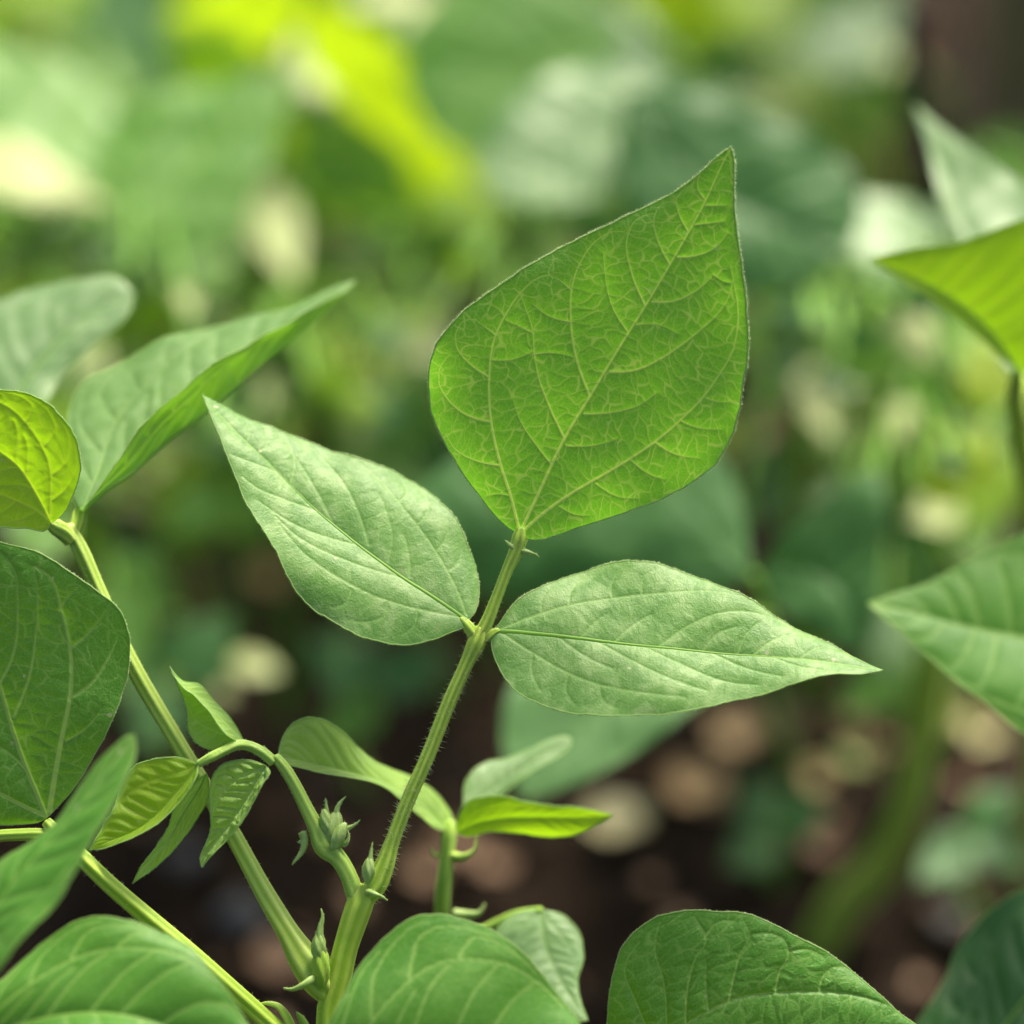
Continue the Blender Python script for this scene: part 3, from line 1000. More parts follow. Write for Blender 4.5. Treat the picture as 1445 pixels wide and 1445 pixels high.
A_mid = z1([(370, 1378), (430, 1250), (520, 1060), (610, 910), (700, 760), (800, 600), (900, 430), (1000, 250), (1060, 120), (1088, 66)])
A_left = z1([(345, 1368), (300, 1332), (230, 1250), (150, 1130), (95, 1030), (65, 950), (56, 870), (72, 780), (110, 705), (180, 625), (270, 555), (380, 485), (500, 413), (610, 358), (720, 308), (820, 260), (900, 215), (970, 165), (1040, 100)])
A_right = z1([(388, 1394), (420, 1400), (500, 1382), (600, 1350), (720, 1308), (850, 1262), (960, 1203), (1035, 1135), (1085, 1058), (1115, 960), (1132, 850), (1145, 720), (1140, 600), (1126, 480), (1106, 350), (1099, 200), (1097, 105)])
AV = [
    (1.0, [(368, 1368), (340, 1255), (303, 1135), (273, 990), (267, 840), (285, 715), (320, 640), (372, 562), (430, 512), (475, 500)]),
    (1.0, [(382, 1370), (450, 1310), (550, 1240), (650, 1182), (750, 1122), (850, 1052), (920, 990), (985, 925), (1042, 848), (1090, 765), (1108, 690)]),
    (.75, [(605, 905), (560, 775), (543, 640), (547, 545), (578, 455), (630, 385), (690, 353), (735, 358)]),
    (.7, [(522, 1058), (470, 945), (435, 850), (418, 750), (415, 695), (385, 600), (370, 562)]),
    (.55, [(475, 1142), (420, 1070), (375, 1000), (350, 930)]),
    (.5, [(735, 692), (685, 610), (662, 510), (655, 430)]),
    (.65, [(795, 602), (752, 500), (737, 370), (762, 318), (800, 297), (825, 293)]),
    (.6, [(880, 465), (842, 390), (828, 300), (850, 262), (900, 252)]),
    (.55, [(940, 350), (910, 290), (903, 240), (925, 212)]),
    (.5, [(1000, 245), (975, 205), (978, 165)]),
    (.75, [(676, 830), (760, 825), (845, 788), (920, 738), (990, 682), (1045, 630), (1080, 575), (1093, 520)]),
    (.6, [(588, 973), (680, 968), (770, 945), (830, 905)]),
    (.55, [(528, 1082), (620, 1080), (700, 1058)]),
    (.7, [(820, 592), (890, 590), (960, 560), (1010, 520), (1028, 500)]),
    (.6, [(905, 440), (970, 435), (1030, 410), (1075, 360)]),
    (.5, [(1000, 265), (1070, 265)]), (.5, [(965, 330), (1060, 320)]),
    (.5, [(765, 670), (850, 672), (905, 700)]),
    (.6, [(832, 1070), (895, 1108), (980, 1122)]), (.6, [(630, 1210), (700, 1252), (772, 1260)]),
    (.55, [(750, 1130), (815, 1180), (862, 1195)]), (.55, [(915, 995), (980, 1020), (1052, 1025)]),
    (.5, [(1003, 918), (1050, 932), (1098, 930)]), (.5, [(505, 1287), (560, 1315), (605, 1318)]),
    (.6, [(302, 1147), (220, 1130), (150, 1090), (118, 1040)]), (.65, [(272, 998), (200, 980), (130, 930), (95, 870), (100, 815), (130, 775)]),
    (.65, [(267, 848), (210, 810), (160, 750), (155, 695), (185, 655), (225, 652)]), (.55, [(290, 705), (245, 672), (215, 650)]),
    (.5, [(318, 640), (280, 605), (260, 600)]), (.45, [(335, 1250), (290, 1245), (250, 1255)]),
    (.5, [(370, 562), (345, 545)]), (.5, [(545, 552), (500, 515), (470, 498), (478, 465), (500, 440)]), (.45, [(578, 468), (545, 440), (530, 430)]),
    (.5, [(418, 700), (370, 675), (322, 655)]), (.5, [(543, 660), (470, 640), (415, 600)]),
    (.5, [(415, 770), (480, 765), (555, 780)]), (.5, [(268, 788), (330, 790), (415, 760)]),
    (.5, [(1028, 500), (1060, 520), (1093, 530)]), (.5, [(1108, 690), (1112, 620), (1100, 540), (1085, 470)]),
]
make_leaf('leaflet', hero, M['face'], A_mid, A_left, A_right, d0=D, kx=-.03, ky=-.09, foldl=.001, foldr=-.002, arch=.05, wave=.0006,
          nu=540, nv=190, veins=[(w, z1(p)) for w, p in AV], quilt=.00012, ribtube=False, ladder=3.1, hairs=13, seed=1, hlen=.0007, vw=.9,
          label='upright bright green leaflet at the top with a fine net of yellow veins')

B_mid = z2([(1252, 1078), (1170, 1022), (1080, 962), (970, 892), (870, 822), (760, 742), (640, 640), (520, 530), (420, 430), (330, 345), (220, 240), (130, 145), (50, 56)])
B_up = z2([(1278, 1050), (1300, 985), (1303, 900), (1280, 800), (1240, 705), (1180, 605), (1110, 518), (1030, 445), (930, 398), (800, 358), (650, 305), (520, 250), (400, 212), (260, 168), (150, 108)])
B_lo = z2([(1240, 1100), (1170, 1132), (1080, 1167), (980, 1184), (880, 1172), (760, 1137), (640, 1072), (520, 977), (420, 842), (340, 702), (260, 572), (200, 432), (140, 272), (88, 150)])
BV = [
    (.8, [(1245, 1050), (1200, 940), (1140, 830), (1060, 710), (960, 580), (880, 480), (800, 400), (730, 345)]),
    (.8, [(1240, 1066), (1100, 1045), (940, 1010), (800, 965), (640, 880), (500, 770), (400, 650)]),
    (.6, [(800, 735), (772, 650), (700, 490), (620, 370), (540, 285)]), (.6, [(450, 445), (466, 350), (440, 280), (385, 225)]),
    (.5, [(890, 812), (906, 700), (880, 600), (850, 520)]), (.5, [(990, 882), (985, 790), (960, 700)]),
    (.6, [(760, 742), (600, 700), (440, 630), (300, 540)]), (.6, [(560, 572), (420, 530), (290, 480), (230, 430)]),
    (.5, [(380, 402), (280, 370), (180, 330)]), (.55, [(950, 882), (800, 850), (640, 790), (480, 700), (380, 610)]),
    (.5, [(885, 1000), (870, 1060), (800, 1085), (700, 1070)]), (.5, [(1020, 1030), (1010, 1100), (960, 1140)]),
    (.5, [(1165, 862), (1215, 800), (1222, 700)]), (.5, [(1110, 768), (1155, 700), (1150, 600)]), (.5, [(1020, 655), (1070, 580), (1060, 500)]),
    (.5, [(930, 550), (975, 500), (960, 440)]), (.4, [(250, 270), (262, 220), (250, 190)]), (.4, [(300, 320), (345, 270), (330, 215)]),
    (.45, [(720, 950), (700, 1000), (640, 1020)]), (.5, [(650, 655), (560, 480), (460, 330), (380, 250)]),
]
make_leaf('leaflet', hero, M['pale'], B_mid, B_up, B_lo, d0=D, kx=0.02, ky=.28, foldl=.005, foldr=-.004, arch=.09, wave=.0009,
          nu=430, nv=110, veins=[(w, z2(p)) for w, p in BV], quilt=.00015, ladder=3.0, hairs=11, seed=2, hlen=.0006,
          label='pale silvery green leaflet pointing to the upper left')

C_mid = z3([(124, 350), (180, 350), (280, 360), (420, 378), (560, 393), (700, 406), (850, 420), (1000, 430), (1150, 445), (1300, 463), (1412, 478)])
C_up = z3([(148, 325), (190, 272), (260, 220), (350, 175), (450, 143), (580, 121), (700, 138), (800, 173), (900, 218), (1000, 268), (1100, 322), (1200, 372), (1300, 426), (1372, 460)])
C_lo = z3([(126, 400), (148, 465), (190, 532), (260, 582), (350, 612), (480, 628), (620, 630), (760, 608), (900, 578), (1020, 552), (1140, 522), (1260, 498), (1350, 490)])
CV = [
    (.8, [(150, 345), (280, 298), (400, 266), (520, 246), (650, 232), (800, 225), (920, 240), (1010, 272)]),
    (.8, [(160, 356), (260, 425), (360, 485), (480, 532), (620, 562), (760, 570)]),
    (.5, [(530, 388), (590, 332), (650, 298)]), (.6, [(675, 402), (760, 345), (860, 306), (960, 296), (1060, 312), (1130, 345)]),
    (.5, [(935, 425), (960, 370), (1000, 330)]), (.55, [(985, 428), (1060, 380), (1150, 360), (1210, 380)]), (.4, [(1142, 442), (1200, 408), (1262, 412)]),
    (.4, [(420, 375), (460, 330), (500, 300)]), (.5, [(820, 417), (860, 370), (930, 345)]),
    (.6, [(470, 384), (580, 450), (700, 510), (830, 545)]), (.55, [(620, 398), (740, 460), (880, 510), (1000, 525)]),
    (.55, [(850, 420), (960, 470), (1080, 503)]), (.4, [(1050, 437), (1150, 475), (1220, 485)]), (.4, [(340, 367), (420, 430), (520, 480)]),
    (.5, [(380, 270), (388, 220), (440, 165)]), (.5, [(520, 245), (520, 200), (560, 140)]), (.5, [(620, 235), (625, 180), (660, 150)]), (.4, [(290, 294), (295, 240), (320, 205)]),
    (.45, [(780, 226), (800, 190)]), (.5, [(720, 228), (730, 190), (760, 165)]), (.5, [(260, 425), (258, 490), (285, 550)]), (.45, [(380, 493), (370, 550), (400, 595)]), (.45, [(480, 532), (490, 580), (540, 610)]),
]
make_leaf('leaflet', hero, M['pale'], C_mid, C_up, C_lo, d0=D, kx=-.02, ky=.30, foldl=.004, foldr=-.0035, arch=.07, wave=.0009,
          nu=430, nv=110, veins=[(w, z3(p)) for w, p in CV], quilt=.00015, ladder=3.0, hairs=11, seed=3, hlen=.0006,
          label='pale silvery green leaflet pointing right with a sharp tip')

# second leaf stalk, upper left
stem('petiole', W([(470, 1412, D), (450, 1385, D), (430, 1355, D + .001), (408, 1318, D + .002), (378, 1268, D + .004), (330, 1180, D + .007), (255, 1055, D + .009), (185, 935, D + .010), (135, 825, D + .011), (108, 765, D + .011), (96, 742, D + .011)]),
     np.array([12, 21, 21, 15, 13, 12, 11.5, 11, 11, 11.5, 9]) * PX, M['stemy'], hero, ridges=6, amp=.08, hair=5, hlen=.0008, n=160, ns=36)
stem('rachis', W([(100, 760, D + .011), (108, 738, D + .012), (112, 722, D + .013), (116, 712, D + .013)]), np.array([8, 9, 8, 4]) * PX, M['stem'], hero, hair=3, n=24)
stem('pulvinus', W([(98, 762, D + .010), (86, 748, D + .008), (74, 740, D + .006), (66, 735, D + .005)]), np.array([10, 12, 10, 4]) * PX, M['stemy'], hero, hair=3, n=24)
make_leaf('leaflet', hero, M['yellow'], [(72, 738), (50, 696), (22, 655), (0, 638), (-110, 570), (-230, 520)],
          [(68, 746), (36, 745), (0, 743), (-80, 730), (-160, 660)],
          [(84, 730), (104, 698), (114, 655), (110, 628), (97, 598), (70, 571), (36, 554), (0, 550), (-100, 520)],
          d0=D + .004, kx=.05, ky=-.1, foldl=-.0015, foldr=-.0015, ribtube=False, nu=220, nv=70, quilt=.0002, ladder=3.4, hairs=4, seed=4, wave=.0008,
          label='glowing yellow green leaflet cut by the left edge, seen against the light')
make_leaf('leaflet', hero, M['fold'], z4([(318, 975, 0), (400, 900, 2), (520, 820, 6), (650, 715, 10), (780, 610, 14), (900, 500, 18), (1050, 380, 24), (1200, 265, 30), (1320, 150, 36), (1398, 68, 40)]),
          z4([(285, 930, 4), (280, 800, 12), (268, 680, 20), (270, 580, 26), (330, 480, 30), (430, 415, 32), (530, 365, 34), (700, 290, 36), (850, 260, 38), (1000, 210, 39), (1200, 150, 40), (1340, 85, 40)]),
          z4([(345, 940, 0), (420, 820, 1), (520, 690, 2), (600, 605, 4), (720, 500, 7), (850, 395, 10), (940, 345, 14), (1020, 280, 19), (1150, 225, 25), (1280, 160, 32), (1380, 90, 39)]),
          d0=D + .010, nu=200, nv=60, arch=.02, quilt=.0004, ladder=False, hairs=2, seed=5, vw=1.1,
          label='folded green leaflet with its bright underside showing, pointing to the upper right')
# third stalk, lower left, with its big leaflet
stem('petiole', W([(468, 1530, D), (430, 1490, D), (378, 1443, D), (300, 1373, D - .001), (205, 1292, D - .002), (150, 1244, D - .002), (108, 1203, D - .002), (80, 1176, D - .001), (66, 1160, D)]),
     np.array([12, 13, 13.5, 13.5, 13, 12, 11.5, 11, 8]) * PX, M['stem'], hero, ridges=6, amp=.07, hair=6, hlen=.0008, n=150, ns=36)
stem('rachis', W([(84, 1182, D), (60, 1178, D), (20, 1178, D), (-60, 1184, D + .002), (-160, 1180, D + .004)]), np.array([9, 9, 8.5, 8, 8]) * PX, M['stem'], hero, hair=3, n=50)
make_leaf('leaflet', hero, M['green'], [(66, 1154), (52, 1118), (38, 1085), (16, 1022), (0, 966), (-50, 860), (-120, 740), (-190, 600)],
          [(58, 1159), (32, 1163), (0, 1164), (-80, 1150), (-160, 1060), (-210, 900), (-210, 740)],
          [(76, 1144), (99, 1119), (127, 1075), (153, 1027), (172, 978), (180, 931), (180, 898), (169, 864), (150, 842), (121, 820), (89, 800), (57, 781), (25, 772), (0, 765), (-80, 720), (-140, 670)],
          veins=[(1.1, [(70, 1145), (86, 1055), (102, 980), (101, 912), (90, 865), (70, 812), (48, 799)]), (.6, [(0, 966), (20, 925), (27, 860), (20, 800), (0, 778)]), (.6, [(20, 1012), (45, 950), (52, 900), (55, 840), (50, 800)]),
                 (.9, [(62, 1150), (30, 1135), (0, 1118), (-60, 1080)]), (.6, [(101, 985), (130, 965), (150, 935), (165, 900)]), (.5, [(95, 1045), (120, 1030), (145, 1000)]), (.5, [(102, 915), (130, 890), (150, 860)]),
                 (.5, [(40, 1090), (10, 1060), (-30, 1040)]), (.5, [(86, 862), (100, 840), (115, 825)])],
          d0=D, kx=-.05, ky=.05, foldl=.002, foldr=-.003, nu=320, nv=110, quilt=.0003, ladder=3.6, hairs=8, seed=6, ribtube=False, vw=1.5, arch=.08,
          label='large dark green leaflet with pale ribs at the left edge')

# young shoot with the folded small leaves
stem('shoot_stem', W([(510, 1284, D), (500, 1258, D), (490, 1232, D), (476, 1210, D), (458, 1194, D), (447, 1170, D), (432, 1140, D), (416, 1108, D), (400, 1082, D), (388, 1068, D)]),
     np.array([16, 13, 12, 12.5, 15, 11.5, 9.5, 9, 8.5, 7]) * PX, M['stemg'], hero, ridges=6, amp=.05, hair=12, hlen=.0005, n=120, ns=32)
stem('petiole', W([(386, 1076, D), (370, 1062, D), (352, 1053, D), (336, 1051, D - .001), (318, 1058, D - .002), (298, 1068, D - .003), (280, 1078, D - .003)]),
     np.array([8, 8, 7.5, 7.5, 7, 7, 5]) * PX, M['stemg'], hero, ridges=5, amp=.06, hair=12, hlen=.0006, n=70)
make_leaf('young_leaflet', hero, M['young'], z6([(612, 352, 0), (606, 335, 1), (563, 258, 2), (500, 188, 3), (440, 122, 3), (382, 112, 1), (332, 58, 0)]),
          z6([(580, 368, 0), (540, 372, 0), (490, 380, 0), (440, 358, 0), (402, 310, 0), (393, 240, 0), (372, 160, 0), (345, 100, 0)]),
          z6([(595, 352, -1), (575, 340, -2), (538, 308, -3), (490, 240, -3), (425, 175, -2), (368, 120, -1), (345, 85, 0)]),
          d0=D, nu=120, nv=36, arch=.03, wave=.0003, quilt=.0005, hairs=10, hlen=.0006, seed=7, vw=.8,
          label='small folded young leaflet standing above the arched shoot')
make_leaf('young_leaflet', hero, M['yellow'], z6([(432, 435, 0), (408, 485, 0), (345, 560, 0), (280, 635, 0), (190, 700, 0), (100, 735, 0), (18, 768, 0)]),
          z6([(400, 418, 1), (330, 411, 1), (240, 425, 2), (185, 452, 2), (150, 500, 2), (128, 560, 2), (108, 620, 1), (70, 680, 1), (40, 730, 0)]),
          z6([(436, 462, -1), (415, 505, -2), (350, 595, -2), (300, 655, -2), (215, 718, -2), (120, 752, -1), (60, 765, 0)]),
          d0=D - .003, nu=140, nv=36, arch=.05, wave=.0006, quilt=.0006, hairs=8, hlen=.0005, seed=8, vw=.8,
          label='small yellow green young leaflet drooping to the lower left')
make_leaf('young_leaflet', hero, M['young'], z6([(472, 472, 0), (450, 520, 0), (390, 620, 0), (320, 740, 0), (250, 820, 0), (186, 898, 0)]),
          z6([(440, 495, 0), (375, 560, 0), (345, 620, 0), (318, 690, 0), (262, 775, 0), (210, 845, 0)]),
          z6([(482, 520, 2), (475, 580, 3), (430, 665, 3), (360, 755, 2), (280, 828, 1), (222, 872, 0)]),
          d0=D + .002, nu=120, nv=30, arch=.04, wave=.0004, quilt=.0006, hairs=9, hlen=.0005, seed=9, vw=.9,
          label='narrow young leaflet hanging with its pale ribbed underside showing')
make_leaf('young_leaflet', hero, M['young'], z6([(700, 440, 0), (665, 500, 0), (620, 580, 0), (575, 645, 0), (515, 725, 0), (470, 790, 0), (453, 838, 0)]),
          z6([(655, 424, 0), (600, 419, 0), (545, 432, 0), (503, 468, 0), (486, 530, 0), (486, 620, 0), (488, 680, 0), (468, 745, 0), (448, 800, 0)]),
          z6([(716, 460, -1), (690, 515, -2), (645, 600, -2), (605, 660, -2), (545, 730, -1), (490, 790, -1), (466, 822, 0)]),
          d0=D - .001, nu=130, nv=36, arch=.05, wave=.0007, quilt=.0008, ladder=2.2, hairs=9, hlen=.0005, seed=10, vw=.8,
          label='young puckered leaflet hanging straight down below the shoot tip')
spike(hero, [(386, 1073, D), (380, 1064, D), (375, 1057, D), (372, 1052, D)], 4)


# flower bud cluster on the shoot
def ovoid(name, parent, c, ax, L, r, mat, hair=60, n=16, m=20, ridges=5):
    c, ax = np.array(c), unit(np.array(ax, float))
    t = np.linspace(0, 1, n)
    pts = c[None] + ax[None] * (t[:, None] - .5) * L
    rad = r * np.sin(np.pi * np.clip(t * .94 + .03, 0, 1)) ** .6
    V, F, F3, rg, _ = tube_geo(pts, rad, m, ridges, .17, True, 1.6)
    mb = MB()
    mb.add(V, F, 0)
    mb.f.append((F3, 0))
    i = rng.integers(0, len(V) - 2, hair)
    dr = unit(V[i] - c) + ax[None] * .4
    hv, hf = cones(V[i], dr, rng.uniform(.4, 1, hair) * .0005, np.full(hair, 2.4e-5))
    mb.add(hv, hf, 1)
    return mb.build(name, [mat, M['hair']], parent)


up_ = UP
bud = ovoid('flower_bud', hero, P(468, 1172, D), RT * .3 + up_, 56 * PX, 14 * PX, M['bud'], hair=160)
ovoid('flower_bud', hero, P(478, 1180, D - .002), RT * .5 + up_, 42 * PX, 9 * PX, M['bud'], hair=90)
ovoid('flower_bud', hero, P(460, 1160, D - .001), RT * -.2 + up_, 36 * PX, 8 * PX, M['bud'], hair=90)
spike(hero, [(462, 1158, D), (461, 1146, D), (460, 1135, D), (459, 1126, D)], 5, name='bract')
spike(hero, [(474, 1152, D), (476, 1140, D), (481, 1131, D), (488, 1124, D)], 5, name='bract')
spike(hero, [(484, 1172, D), (492, 1168, D), (500, 1164, D), (508, 1157, D)], 5, name='bract')
spike(hero, [(478, 1190, D), (488, 1190, D - .001), (492, 1180, D - .001), (491, 1172, D - .001)], 5, name='bract')
spike(hero, [(452, 1164, D), (449, 1158, D), (447, 1153, D)], 4, name='bract')
spike(hero, [(427, 1174, D), (430, 1186, D), (428, 1198, D), (421, 1209, D), (412, 1220, D)], 6)
spike(hero, [(428, 1194, D), (423, 1187, D), (421, 1190, D)], 3)
ovoid('axillary_bud', hero, P(520, 1228, D - .002), up_ + RT * .1, 38 * PX, 8.5 * PX, M['bud'], hair=90)
spike(hero, [(521, 1216, D - .002), (523, 1206, D - .002), (524, 1197, D - .002), (526, 1188, D - .002)], 4.5, name='bract')
spike(hero, [(518, 1258, D - .002), (530, 1262, D - .003), (540, 1266, D - .003), (547, 1271, D - .003)], 5)
ovoid('axillary_bud', hero, P(450, 1338, D - .003), up_, 44 * PX, 10 * PX, M['bud'], hair=90)
ovoid('axillary_bud', hero, P(453, 1365, D - .003), up_, 60 * PX, 12 * PX, M['stemy'], hair=60)
spike(hero, [(450, 1325, D - .003), (452, 1308, D - .003), (455, 1294, D - .003), (453, 1282, D - .003)], 6, name='bract')
spike(hero, [(450, 1378, D - .002), (438, 1383, D - .004), (425, 1391, D - .005), (412, 1396, D - .005), (400, 1394, D - .005)], 6.5)
spike(hero, [(410, 1448, D), (402, 1432, D), (392, 1420, D), (378, 1416, D), (362, 1418, D)], 6.5, M['stemy'])
spike(hero, [(430, 1452, D + .004), (424, 1436, D + .004), (418, 1428, D + .004)], 8, M['young'])

# ---------------------------------------------------------------- the smaller seedling right behind
y0 = P(605, 1470, .66)
seed2 = thing('bean_seedling', 'small bean seedling with narrow leaflets right behind the main stalk', 'bean seedling', (y0[0], y0[1], 0))
d2 = .632
stem('stem', np.vstack([[y0[0], y0[1], -.01], W([(612, 1400, d2 + .01), (622, 1300, d2 + .004), (626, 1240, d2), (632, 1195, d2), (634, 1172, d2), (636, 1158, d2)])]),
     np.array([10, 11, 11, 11, 10, 11, 7]) * PX, M['stemg'], seed2, ridges=5, amp=.06, hair=2, n=80)
make_leaf('leaflet', seed2, M['young'], z7([(700, 480, 28), (640, 415, 26), (560, 345, 20), (450, 290, 14), (300, 248, 8), (150, 212, 4), (32, 186, 0)]),
          z7([(715, 440, 30), (680, 370, 31), (600, 290, 29), (500, 235, 24), (430, 200, 18), (375, 178, 14), (325, 145, 11), (275, 92, 9), (210, 48, 7), (150, 33, 5), (85, 65, 3), (45, 130, 1)]),
          z7([(675, 478, 24), (600, 425, 20), (510, 350, 14), (430, 302, 9), (300, 262, 4), (150, 240, 1), (75, 222, 0), (45, 205, 0)]),
          d0=D + .005, nu=160, nv=40, arch=.05, quilt=.0004, hairs=3, seed=12, vw=.6, wave=.0005,
          label='long twisted leaflet reaching left behind the main stalk')
make_leaf('leaflet', seed2, M['yellow'], z7([(735, 490), (800, 455), (900, 432), (1050, 425), (1200, 425), (1350, 418)]),
          z7([(742, 430), (775, 372), (850, 346), (920, 343), (1000, 362), (1100, 378), (1200, 384), (1290, 400)]),
          z7([(765, 500), (850, 484), (950, 486), (1050, 502), (1150, 504), (1230, 480), (1300, 445)]),
          d0=d2 - .003, ky=-.2, nu=120, nv=30, hairs=2, seed=13, vw=.6, label='bright backlit green leaflet pointing right with a blackish tip')
make_leaf('leaflet', seed2, M['grey'], z7([(735, 440), (800, 370), (900, 300), (1000, 230), (1100, 165), (1185, 120)]),
          z7([(760, 380), (765, 310), (790, 255), (850, 210), (940, 190), (1040, 150), (1120, 115), (1165, 108)]),
          z7([(790, 400), (880, 362), (960, 300), (1050, 240), (1130, 190), (1180, 150)]),
          d0=d2 + .004, ky=.5, nu=100, nv=24, seed=14, vw=.6, hairs=0, label='pale small leaflet behind the bright one, pointing to the upper right')
spike(seed2, [(635, 1205, d2), (622, 1208, d2), (612, 1204, d2), (609, 1196, d2)], 6, M['stemy'])
spike(seed2, [(636, 1206, d2), (655, 1208, d2 - .002), (668, 1200, d2 - .002), (672, 1180, d2 - .002)], 7, M['stemy'])
spike(seed2, [(640, 1290, d2), (660, 1290, d2), (676, 1288, d2), (684, 1275, d2)], 9, M['bud'])
make_leaf('leaflet', seed2, M['grey'], [(764, 1284), (766, 1320), (790, 1380), (830, 1440)], [(730, 1288), (705, 1305), (692, 1345), (720, 1400), (780, 1440)], [(795, 1292), (818, 1318), (823, 1350), (815, 1385), (822, 1420)],
          d0=d2 + .002, ky=.5, nu=80, nv=24, seed=15, rim=True, label='small round grey green leaflet hanging behind the big blurred bottom leaf')
stem('petiole', W([(628, 1330, d2 + .006), (680, 1312, d2 + .006), (730, 1290, d2 + .004), (764, 1284, d2 + .002)]), np.array([6, 6, 6, 5]) * PX, M['stemg'], seed2, n=40)

# ---------------------------------------------------------------- foreground plants (in front of the focus)
gl = P(-150, 1700, .56)
fl = thing('bean_plant', 'foreground bean plant with blurred leaves at the lower left corner', 'bean plant', (gl[0], gl[1], 0))
make_leaf('leaflet', fl, M['green'], zf([(-560, 1500), (-350, 1250), (-100, 980), (60, 780), (190, 620), (350, 440), (480, 280), (580, 150), (645, 55)]),
          zf([(-450, 1180), (-250, 850), (0, 645), (150, 575), (250, 495), (335, 375), (450, 225), (555, 110), (610, 62)]),
          zf([(-440, 1560), (-200, 1420), (0, 1200), (60, 1130), (130, 1030), (240, 900), (330, 735), (425, 590), (540, 400), (605, 255), (650, 140)]),
          d0=.558, kx=-.02, ky=.1, foldl=.006, foldr=-.008, nu=160, nv=50, arch=.08, seed=20, vw=1.1, quilt=.0005,
          label='soft pale green leaf blade rising diagonally in front at the left')
make_leaf('leaflet', fl, M['green'], [(-90, 1500), (20, 1450), (140, 1430), (260, 1460), (380, 1580)],
          [(-60, 1440), (0, 1382), (24, 1357), (59, 1328), (97, 1307), (132, 1298), (165, 1298), (191, 1303), (229, 1317), (265, 1338), (290, 1366), (323, 1406), (353, 1450), (385, 1510)],
          [(-50, 1560), (60, 1640), (200, 1680), (320, 1640)], d0=.566, kx=0.0, ky=.35, foldl=.002, foldr=-.012, nu=160, nv=50, arch=.16, seed=21, vw=1.0, quilt=.0004, wave=.0012,
          label='broad rounded dark green leaf in the bottom left corner')
sb = W([(-120, 1560, .57), (-90, 1505, .566)])
stem('stem', np.vstack([[gl[0], gl[1], -.01], [gl[0] + .01, gl[1], .1], P(-150, 1600, .565), sb[1]]), [.003, .003, .0026, .002], M['stem'], fl)
stem('petiole', np.vstack([P(-150, 1600, .565), P(-180, 1520, .56), P(-165, 1462, .558)]), [.002, .0018, .0015], M['stem'], fl)
gb = P(640, 1700, .56)
fb = thing('bean_plant', 'foreground bean plant with one big blurred leaf at the bottom centre', 'bean plant', (gb[0], gb[1], 0))
make_leaf('leaflet', fb, M['green'], [(420, 1600), (520, 1530), (650, 1490), (780, 1520), (900, 1640)],
          [(440, 1500), (468, 1440), (486, 1404), (507, 1364), (532, 1334), (560, 1309), (589, 1293), (618, 1288), (661, 1299), (704, 1319), (743, 1352), (779, 1391), (806, 1425), (840, 1480), (880, 1560)],
          [(470, 1680), (620, 1740), (800, 1720)], d0=.572, kx=0.0, ky=.25, foldl=.001, foldr=-.01, nu=160, nv=50, arch=.12, seed=22, vw=.9, quilt=.0003, wave=.0012,
          label='big rounded vivid green leaf blurred at the bottom centre')
stem('stem', np.vstack([[gb[0], gb[1], -.01], [gb[0], gb[1], .12], P(560, 1700, .57), P(420, 1600, .571)]), [.003, .003, .0026, .002], M['stem'], fb)

gL = P(960, 1640, .6)
pl = thing('bean_plant', 'sharp puckered green leaf rising at the bottom right of centre', 'bean plant', (gL[0], gL[1], 0))
LV = [(.9, [(100, 760), (230, 640), (310, 585), (380, 545), (450, 510), (540, 488), (640, 480), (760, 478), (880, 490), (980, 522)]),
      (.55, [(303, 590), (308, 480), (330, 380), (372, 290), (350, 255), (332, 225)]), (.55, [(448, 510), (465, 430), (490, 345), (520, 290), (500, 240)]), (.55, [(605, 481), (620, 410), (650, 350), (632, 300), (590, 282), (530, 285)]),
      (.5, [(755, 478), (765, 430), (800, 395), (850, 395)]), (.5, [(372, 290), (420, 240), (470, 240)]), (.45, [(650, 345), (720, 335), (770, 360)]), (.5, [(200, 660), (140, 520), (100, 400), (150, 310)]),
      (.45, [(240, 630), (230, 450), (200, 320), (215, 245)]), (.45, [(380, 545), (370, 440), (372, 380)])]
make_leaf('leaflet', pl, M['green'], [(905, 1560), (980, 1530), (1080, 1500), (1200, 1500), (1320, 1530), (1440, 1590)],
          z8([(75, 780), (40, 650), (40, 585), (45, 500), (60, 418), (90, 335), (140, 268), (210, 222), (320, 203), (430, 207), (520, 218), (600, 250), (700, 300), (800, 355), (870, 410), (950, 480), (1030, 550), (1100, 600), (1200, 690), (1320, 800)]),
          [(930, 1640), (1050, 1690), (1200, 1700), (1340, 1660)], veins=[(w, z8(p)) for w, p in LV],
          d0=D + .0, kx=.0, ky=.12, foldl=.0, foldr=-.012, nu=420, nv=130, quilt=.0006, ladder=3.4, hairs=10, seed=23, arch=.10, vw=1.0)
stem('stem', np.vstack([[gL[0], gL[1], -.01], [gL[0], gL[1], .1], P(930, 1620, .6), P(905, 1560, .6)]), [.003, .003, .0022, .0018], M['stem'], pl)
gM = P(1500, 1640, .64)
pm = thing('bean_plant', 'blurred dark green leaf cut by the bottom right corner', 'bean plant', (gM[0], gM[1], 0))
make_leaf('leaflet', pm, M['dark'], [(1330, 1560), (1400, 1470), (1480, 1370), (1560, 1290), (1640, 1200)],
          [(1285, 1500), (1296, 1440), (1321, 1402), (1342, 1364), (1355, 1330), (1376, 1305), (1405, 1280), (1445, 1258), (1520, 1220)],
          [(1420, 1600), (1540, 1560), (1620, 1450), (1650, 1300)], d0=.645, kx=.05, ky=.4, foldl=.0, foldr=-.004, nu=120, nv=40, seed=24, quilt=.0012, wave=.0015, vw=1.2)
stem('stem', np.vstack([[gM[0], gM[1], -.01], P(1400, 1640, .645), P(1330, 1560, .645)]), [.003, .0024, .0018], M['stem'], pm)


